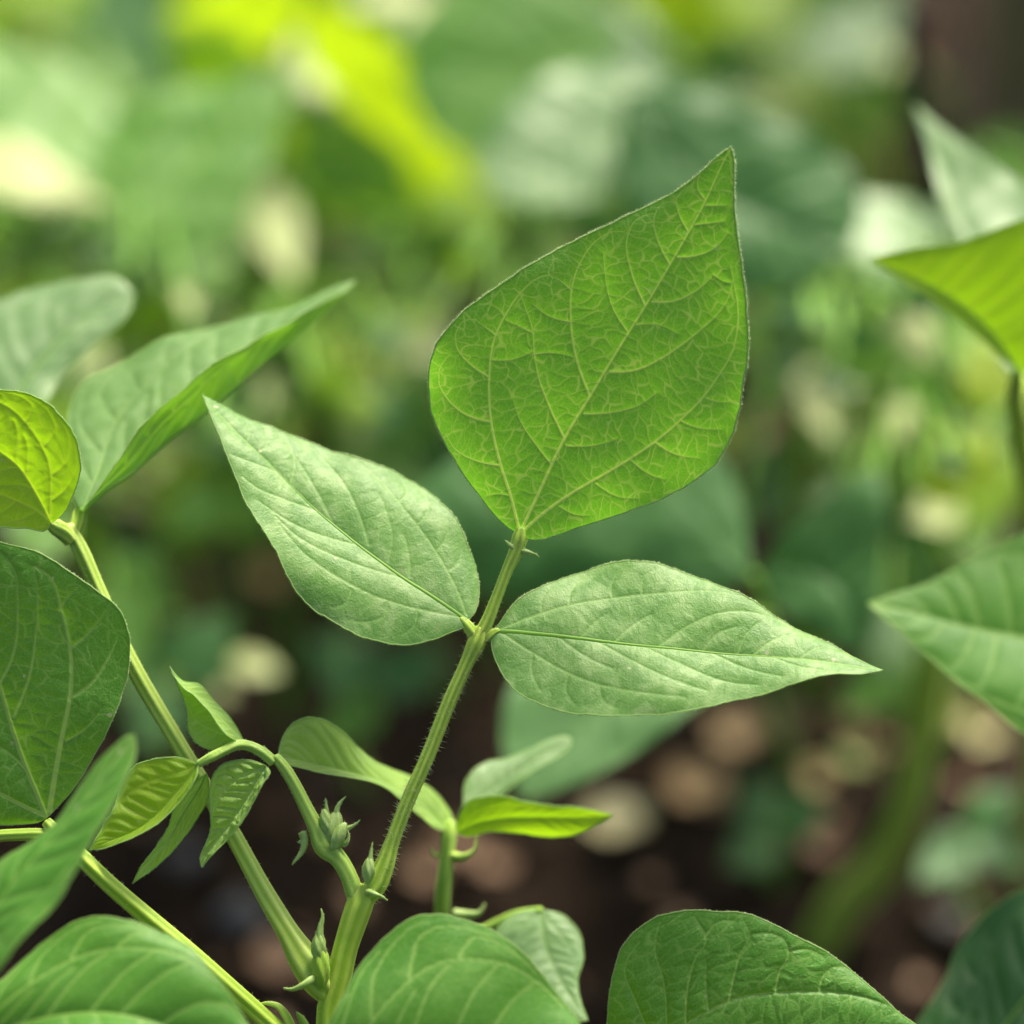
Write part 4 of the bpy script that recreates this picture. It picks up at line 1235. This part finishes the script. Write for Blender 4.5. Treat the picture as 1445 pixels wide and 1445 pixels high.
# ---------------------------------------------------------------- blurred plants behind
def bg_plant(label, gpx, node, leaves, mat='stemd', r=.0022, name='bean_plant', group=None, gz=None, mid=None):
    """gpx: pixel of the foot on the soil; node: (px, py, d) of the top node; leaves: (mat, base, tip, w, d, ky, kw)"""
    g = GP(*gpx)
    t = thing(name, label, 'bean plant', (g[0], g[1], 0), group)
    n = P(*node)
    ctrl = [np.array([g[0], g[1], -.01])]
    if mid is not None:
        ctrl += [P(*q) for q in mid]
    else:
        m = (g + n) / 2
        ctrl.append(m + np.array([rng.uniform(-.008, .008), rng.uniform(-.008, .008), 0]))
    ctrl.append(n)
    stem('stem', np.array(ctrl), np.linspace(r * 1.25, r * .8, len(ctrl)), M[mat], t, n=50, ns=16, ridges=6)
    for lf in leaves:
        mt, b, tp, w, d, ky = lf[:6]
        kw = dict(lf[6]) if len(lf) > 6 else {}
        bp = P(b[0], b[1], d)
        pet = kw.pop('pet', True)
        start = kw.pop('at', None)
        if pet:
            s0 = n if start is None else P(*start)
            mm = (s0 + bp) / 2 + np.array([0, 0, .12 * np.linalg.norm(bp - s0)])
            if np.linalg.norm(bp - s0) > .003:
                stem('petiole', np.array([s0, mm, bp]), [r * .7, r * .55, r * .5], M[mat], t, n=30, ns=12, ridges=5)
        bleaf(t, M[mt], b, tp, w, d, ky=ky, **kw)
    return t


# left, behind the folded leaflet
tf_ = bg_plant('blurred bean plant with pale round leaflet above the yellow green leaflet at left', (-120, 1250), (-30, 700, .66),
              [('green', (-40, 690), (-260, 560), .9, .68, .3)], mat='stem')
make_leaf('leaflet', tf_, M['grey'], [(-30, 690), (10, 590), (50, 520), (100, 465), (150, 430), (189, 412)],
          [(-90, 600), (-70, 480), (-20, 435), (30, 412), (60, 404), (120, 392), (165, 391)],
          [(50, 600), (85, 532), (122, 495), (160, 464), (183, 440)], d0=.655, ky=.5, nu=90, nv=30, seed=51, quilt=.00025, vw=1.3)
# right cluster: vivid backlit, pale one behind, dark one below
tr_ = bg_plant('bean plant with a vivid backlit leaf and a pale leaf behind it, right edge', (1440, 1230), (1432, 560, .68),
         [('grey', (1450, 545), (1290, 146), .0, .70, .55, dict(wl=.95, wr=.2)),
          ('green', (1450, 560), (1620, 420), .9, .69, .3)], mat='stem', r=.0026)
make_leaf('leaflet', tr_, M['yellow'], [(1436, 524), (1400, 470), (1340, 420), (1280, 388), (1227, 365)],
          [(1415, 505), (1370, 465), (1330, 434), (1280, 402)],
          [(1500, 515), (1590, 450), (1600, 350), (1530, 295), (1445, 309), (1400, 325), (1350, 342), (1290, 350)],
          d0=.665, ky=-.2, kx=.05, nu=90, nv=30, seed=52, quilt=.0002, vw=1.2, arch=.01, wave=.0003, foldl=-.001)
stem('petiole', W([(1432, 560, .68), (1434, 540, .672), (1436, 524, .665)]), [.0016, .0014, .001], M['stem'], tr_, n=20)
tn_ = bg_plant('blurred bean plant with a thick bent stem and a pointed leaflet, right edge', (1152, 1325), (1330, 850, .82),
         [], mat='stem', r=.0046, mid=[(1180, 1290, .935), (1245, 1220, .90), (1285, 1120, .87), (1310, 980, .84)])
make_leaf('leaflet', tn_, M['green'], [(1640, 880), (1500, 905), (1400, 892), (1300, 868), (1223, 851)],
          [(1640, 800), (1560, 720), (1500, 728), (1445, 754), (1400, 776), (1350, 801), (1290, 829), (1250, 842)],
          [(1660, 990), (1600, 1080), (1520, 1078), (1445, 1034), (1400, 1000), (1350, 963), (1310, 926), (1260, 884)],
          d0=.655, ky=.35, kx=-.02, foldl=.002, foldr=-.003, nu=110, nv=36, seed=61, quilt=.0003, vw=1.2, arch=.08)
stem('petiole', W([(1330, 850, .82), (1450, 820, .76), (1580, 850, .69), (1640, 880, .656)]), [.0028, .0022, .0018, .0013], M['stem'], tn_, n=30)
tq_ = bg_plant('blurred bean plant with dark bluish leaflets behind upright and right pale ones', (1140, 1085), (1080, 870, .78),
         [], mat='stemd', r=.0024)


def outl(parent, mat, d, ky, mid, a, b, kx=0.0, **kw):
    kw.setdefault('quilt', .0006)
    kw.setdefault('wave', .001)
    return make_leaf('leaflet', parent, M[mat], mid, a, b, d0=d, ky=ky, kx=kx, nu=70, nv=22, rim=False, seed=int(mid[0][0]) % 97, **kw)


outl(tq_, 'dark', .77, .2, [(1060, 810), (900, 770), (720, 740), (540, 740)], [(1052, 745), (1030, 665), (960, 605), (800, 600), (640, 650)], [(1010, 850), (900, 880), (780, 868), (640, 812)], foldl=.006, foldr=.004)
outl(tq_, 'dark', .775, .25, [(1072, 806), (1130, 800), (1180, 830), (1222, 922)], [(1100, 760), (1150, 715), (1200, 678), (1238, 664), (1250, 700), (1242, 800), (1232, 880)], [(1085, 840), (1130, 880), (1180, 910)], foldl=-.004)
outl(tq_, 'teal', .755, .45, [(1020, 860), (920, 930), (820, 1030), (742, 1130)], [(900, 870), (770, 900), (716, 980), (710, 1050), (722, 1100)], [(1030, 940), (955, 1018), (870, 1078), (800, 1112)])
stem('petiole', W([(1080, 870, .78), (1070, 840, .775), (1062, 812, .77)]), [.0018, .0016, .0012], M['stemd'], tq_, n=20)
stem('petiole', W([(1080, 870, .78), (1060, 872, .77), (1022, 862, .756)]), [.0018, .0016, .0012], M['stemd'], tq_, n=20)
# big dark teal leaf behind the tip of the upright leaflet
tt_ = bg_plant('far bean plant with a big teal leaf behind the tip of the upright leaflet', (1010, 760), (900, 330, .92),
         [('grey', (1310, 360), (1135, 285), .9, .86, .7),
          ('green', (880, 300), (700, 420), 1.0, 1.02, .1)], r=.003)
outl(tt_, 'dark', .86, .3, [(890, 130), (960, 230), (1060, 300), (1200, 350)], [(960, 110), (1060, 150), (1160, 200), (1215, 270)], [(880, 260), (930, 360), (1020, 410), (1120, 405)])
stem('petiole', W([(900, 330, .92), (880, 220, .88), (890, 130, .86)]), [.002, .0016, .0012], M['stemd'], tt_, n=20)
tu_ = bg_plant('far bean plant with a wide grey green leaf at the top centre', (800, 640), (760, 250, 1.0),
         [
          ('green', (740, 40), (600, -60), 1.0, 1.15, .3),
          ('dark', (800, 330), (640, 380), 1.1, 1.15, -.1)], r=.003)
outl(tu_, 'grey', .89, .55, [(950, 110), (860, 180), (780, 230), (690, 275)], [(880, 80), (790, 100), (720, 150), (680, 220)], [(950, 190), (890, 255), (800, 290), (735, 292)])
outl(tu_, 'green', .94, .5, [(870, 50), (780, 80), (680, 130), (620, 200)], [(800, -20), (690, -30), (610, 10), (572, 90), (585, 150)], [(860, 110), (790, 170), (720, 205), (670, 215)])
stem('petiole', W([(760, 250, 1.0), (860, 180, .95), (950, 110, .89)]), [.002, .0016, .0012], M['stemd'], tu_, n=20)
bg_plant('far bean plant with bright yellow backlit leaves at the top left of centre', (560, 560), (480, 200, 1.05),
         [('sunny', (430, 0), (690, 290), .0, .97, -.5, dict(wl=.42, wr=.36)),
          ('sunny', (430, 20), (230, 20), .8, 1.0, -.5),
          ('pale_glint', (490, 40), (620, -10), 0.70, 1.0, .9),
          ('pale_glint', (410, 50), (490, 170), 0.63, 1.0, .9),  # these two blades carry bright sun glints as plain colour
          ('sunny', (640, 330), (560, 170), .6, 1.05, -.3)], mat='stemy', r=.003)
bg_plant('far bean plant with a broad mid green leaf left of the yellow ones', (350, 620), (320, 300, .96),
         [('green', (160, 330), (430, 90), .0, .90, .6, dict(wl=.85, wr=.95)),
          ('pale', (190, 320), (400, 330), .9, 1.05, .9),
          ('yellow', (130, 270), (230, 330), .7, 1.05, .1),
          ('pale_glint', (370, 260), (420, 410), 0.66, .98, .9)], r=.003)
bg_plant('far bean plant with pale sunlit leaves in the top left corner', (60, 650), (60, 320, .96),
         [('pale', (150, 260), (-60, 40), .0, .93, .9, dict(wl=.8, wr=.9)),
          ('pale_glint', (-60, 210), (160, 290), 0.00, .91, .9, dict(wl=.55, wr=.5)),
          ('pale', (180, 140), (100, -60), 1.0, 1.06, .7),
          ('yellow', (-40, 320), (25, 330), 1.3, 1.0, .0)], r=.003)
bg_plant('far bean plant with yellow stems above the left pale leaflet', (470, 760), (500, 470, 1.0),
         [('yellow', (500, 470), (420, 350), .6, 1.0, .2), ('green', (500, 480), (610, 400), .9, 1.0, .4),
          ('dark', (520, 520), (400, 480), 1.1, .95, .2), ('green', (540, 560), (640, 640), 1.2, .95, .2)], mat='stemy', r=.0028)
bg_plant('blurred bean plant with pale glint coloured leaves just left of the left pale leaflet', (300, 960), (250, 700, .95),
         [('pale_glint', (230, 600), (210, 680), 0.91, .92, .9), ('pale_glint', (130, 670), (220, 730), 0.63, .92, .9),
          ('yellow', (230, 760), (330, 690), 1.1, .92, .2), ('green', (280, 560), (160, 520), 1.0, .95, .4), ('dark', (330, 600), (420, 500), 1.1, .95, .2)], mat='stem', r=.002)
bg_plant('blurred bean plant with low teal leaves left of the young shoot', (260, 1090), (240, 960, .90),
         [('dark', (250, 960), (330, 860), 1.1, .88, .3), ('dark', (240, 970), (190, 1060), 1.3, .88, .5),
          ('pale_glint', (330, 930), (400, 950), 0.84, .9, 1.0), ('pale_glint', (300, 960), (330, 990), 0.91, .9, 1.0), ('dark', (230, 960), (120, 900), 1.0, .9, .3)], mat='stem', r=.002)
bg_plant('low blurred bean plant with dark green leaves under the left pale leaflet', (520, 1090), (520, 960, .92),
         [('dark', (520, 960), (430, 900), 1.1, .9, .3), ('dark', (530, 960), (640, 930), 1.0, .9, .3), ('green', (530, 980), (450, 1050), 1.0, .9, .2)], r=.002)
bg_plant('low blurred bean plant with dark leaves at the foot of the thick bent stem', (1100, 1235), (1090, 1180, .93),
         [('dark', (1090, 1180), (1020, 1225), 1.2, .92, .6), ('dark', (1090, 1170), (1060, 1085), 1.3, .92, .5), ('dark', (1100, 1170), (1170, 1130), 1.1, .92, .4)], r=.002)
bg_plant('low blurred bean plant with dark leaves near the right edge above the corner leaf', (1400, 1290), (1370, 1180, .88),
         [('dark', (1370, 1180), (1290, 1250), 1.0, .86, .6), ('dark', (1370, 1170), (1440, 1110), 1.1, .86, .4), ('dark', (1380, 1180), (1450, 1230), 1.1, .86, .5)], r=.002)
bg_plant('blurred bean plant with fresh green leaves right of the upright leaflet', (1160, 960), (1140, 560, .96),
         [('yellow', (1140, 540), (1050, 470), 1.0, .96, .0), ('green', (1150, 500), (1250, 400), 1.0, .98, .1), ('yellow', (1130, 460), (1090, 380), 1.0, .98, .0),
          ('pale_glint', (1130, 520), (1190, 640), 0.66, .92, 1.0), ('pale_glint', (1230, 540), (1250, 580), 0.84, .95, .9), ('green', (1180, 580), (1260, 700), 1.0, .95, .2)], mat='stem', r=.0024)
bg_plant('blurred bean plant with deep green leaves in front of the right side stake', (1340, 1010), (1310, 700, .90),
         [('green', (1310, 690), (1260, 480), .7, .92, .0), ('green', (1320, 690), (1430, 600), .9, .92, .1), ('pale_glint', (1340, 590), (1375, 650), 0.70, .92, 1.0),
          ('dark', (1320, 700), (1400, 480), .8, .96, -.1), ('green', (1310, 700), (1400, 760), .9, .88, .2), ('green', (1300, 720), (1270, 830), .9, .9, .2)], mat='stem', r=.0026)
bg_plant('far bean plant with pale greyish leaves left of the wooden post', (1250, 560), (1240, 200, 1.10),
         [('grey', (1240, 30), (1120, 90), 1.2, 1.10, .9), ('grey', (1230, 60), (1270, -40), .8, 1.12, .7), ('green', (1240, 200), (1200, 100), .8, 1.1, .1),
          ('pale_glint', (1060, 130), (1135, 170), 0.70, 1.12, 1.1), ('pale_glint', (1230, 90), (1290, 70), 0.63, 1.1, 1.0), ('yellow', (1130, 180), (1220, 240), .5, 1.1, .5)], mat='stem', r=.003)
bg_plant('far bean plant with dark and yellow green leaves at the top right of centre', (1010, 430), (1000, 120, 1.2),
         [('yellow', (1050, 80), (1080, -40), .9, 1.2, -.1), ('dark', (960, 90), (880, -10), 1.2, 1.22, .2), ('green', (1000, 100), (990, -30), 1.0, 1.25, .1), ('grey', (1110, 120), (1190, 20), 1.0, 1.2, .5)], r=.003)
bg_plant('blurred bean plant with dark green leaves beyond the right edge', (1470, 480), (1460, 260, 1.1),
         [('green', (1380, 215), (1500, 240), .8, 1.1, .3), ('dark', (1440, 280), (1560, 260), 1.1, 1.1, .3), ('green', (1440, 300), (1380, 240), .8, 1.12, .3)], r=.003)

bg_plant('blurred bean plant with green leaves filling the gap left of the slanting yellow green stalk', (60, 900), (150, 800, .92),
         [('green', (150, 800), (260, 870), 1.0, .9, .2), ('dark', (150, 800), (240, 760), .9, .92, .2), ('yellow', (150, 790), (100, 700), .8, .92, .1), ('green', (160, 830), (180, 980), .9, .88, .4)], r=.002)
bg_plant('blurred bean plant with dark green leaves right of the bluish leaflets', (1270, 1120), (1280, 900, .92),
         [('green', (1280, 900), (1200, 780), 1.0, .93, .1), ('dark', (1310, 900), (1420, 960), .8, .95, .3), ('green', (1270, 940), (1180, 1010), 1.0, .9, .3),
          ('dark', (1290, 880), (1300, 740), 1.0, .95, .1)], r=.002)
bg_plant('blurred bean plant with mid green leaves between the upright leaflet and the left pale one', (640, 960), (610, 760, .92),
         [('green', (600, 760), (480, 700), 1.0, .93, .3), ('dark', (600, 740), (640, 600), 1.0, .94, .2), ('green', (610, 770), (760, 800), .9, .9, .3), ('dark', (600, 800), (520, 900), 1.0, .9, .3)], r=.002)
bg_plant('blurred bean plant with yellowish leaves behind the tip of the left pale leaflet', (330, 900), (330, 640, .96),
         [('green', (330, 640), (250, 560), 1.0, .96, .2), ('yellow', (330, 640), (400, 600), .9, .96, .1), ('green', (330, 660), (440, 700), 1.0, .94, .3), ('green', (320, 690), (230, 760), 1.0, .92, .3), ('dark', (330, 620), (360, 470), 1.0, .98, .1)], r=.002)

# undergrowth further back: rows of the same beans, each its own plant
back = [
    (-40, 520, 'far bean plant low at the left edge under the sunlit corner leaves'), (170, 560, 'far bean plant behind the tip of the folded leaflet, left side'),
    (300, 480, 'far bean plant behind the broad mid green leaf'), (430, 590, 'far bean plant right behind the raised tip of the folded leaflet'),
    (590, 470, 'far bean plant left of the upright leaflet at mid height'), (690, 560, 'far bean plant hidden mostly by the left half of the upright leaflet'),
    (640, 330, 'far bean plant under the wide grey green leaf'), (820, 420, 'far bean plant behind the upper edge of the upright leaflet'),
    (940, 560, 'far bean plant hidden mostly by the right half of the upright leaflet'), (1090, 500, 'far bean plant just right of the upright leaflet'),
    (1200, 430, 'far bean plant under the small pale leaf right of the teal one'), (1340, 430, 'far bean plant behind the vivid backlit leaf'),
    (100, 330, 'farthest bean plant behind the sunlit corner leaves'), (330, 200, 'farthest bean plant above the broad mid green leaf'),
    (520, 250, 'farthest bean plant between the yellow leaves and the broad green leaf'), (760, 200, 'farthest bean plant behind the wide grey green leaf'),
    (930, 230, 'farthest bean plant at the top behind the teal leaf'), (1120, 260, 'farthest bean plant left of the pale greyish leaves'), (-130, 760, 'bean plant just beyond the left edge at mid height'),
    (1530, 760, 'bean plant just beyond the right edge at mid height'), (380, 760, 'bean plant behind the lower edge of the left pale leaflet'),
    (90, 850, 'bean plant behind the large dark leaflet at the left edge'), (820, 720, 'bean plant behind the lower tip of the upright leaflet'),
]
rb = random.Random(21)
mid_ = [
    (1120, 900, 'bean plant with small leaves right of the upright leaflet and above the bluish leaf'), (1230, 960, 'bean plant with small leaves behind the bluish leaflet'),
    (1330, 900, 'bean plant with small leaves above the dark pointed leaflet at right'), (1420, 960, 'bean plant with small leaves behind the dark pointed leaflet at right'),
    (1180, 760, 'bean plant with small leaves between the teal leaf and the cream leaf at right'), (480, 900, 'bean plant with small leaves behind the left pale leaflet'),
    (330, 850, 'bean plant with small leaves behind the folded leaflet'), (220, 900, 'bean plant with small leaves right of the slanting yellow green stalk'),
    (560, 800, 'bean plant with small leaves between left pale and upright leaflets'), (60, 720, 'bean plant with small leaves behind the pale round leaflet at left'),
    (1150, 1010, 'bean plant with small leaves behind the tip of the right pale leaflet'), (400, 1010, 'bean plant with small leaves above the arched young shoot'),
    (1290, 1060, 'bean plant with small leaves around the upper part of the thick bent stem'), (130, 1010, 'bean plant with small leaves hidden by the large dark leaflet at left'),
    (1400, 700, 'bean plant with small leaves just behind the vivid backlit leaf'), (700, 930, 'bean plant with small leaves behind the forked stalk joint'),
]
for gx, gy, lab in back + mid_:
    small = (gx, gy, lab) in mid_
    g = GP(gx, gy)
    dg = float((g - CM) @ FW)
    h = rb.uniform(.10, .17) if small else rb.uniform(.09, .20)
    nx, ny = gx + rb.uniform(-30, 30), gy - h * math.cos(PITCH) / (K * dg)
    dn = dg - h * math.sin(PITCH)
    lv = []
    for k in range(rb.randint(12, 16) if small else rb.randint(7, 10)):
        an = rb.uniform(0, 2 * math.pi)
        rr = rb.uniform(20, 160 if small else 130) * 1.0 / dn
        bx, by = nx + rr * math.cos(an), ny - 20 + rr * .6 * math.sin(an) + (rb.uniform(0, 260) if small else 0)
        L = rb.uniform(160, 330) / dn * .8
        L *= rb.choice([.22, .35, .5]) if small else 1
        a2 = an + rb.uniform(-.5, .5)
        mt = rb.choices(['green', 'dark', 'yellow', 'grey', 'pale_glint', 'sunny'], [5, 4, 3.5, .8, 1.3, 1.2] if small else [5, 3, 4, 1, .6, .6])[0]
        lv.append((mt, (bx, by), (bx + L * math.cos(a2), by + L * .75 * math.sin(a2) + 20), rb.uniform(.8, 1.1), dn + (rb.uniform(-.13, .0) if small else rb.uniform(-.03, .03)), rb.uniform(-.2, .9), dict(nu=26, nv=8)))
    lv = [q for q in lv if not (max(q[1][0], q[2][0]) > 1290 and min(q[1][1], q[2][1]) < 215)]
    bg_plant(lab, (gx, gy), (nx, ny, dn), lv, r=.0022)
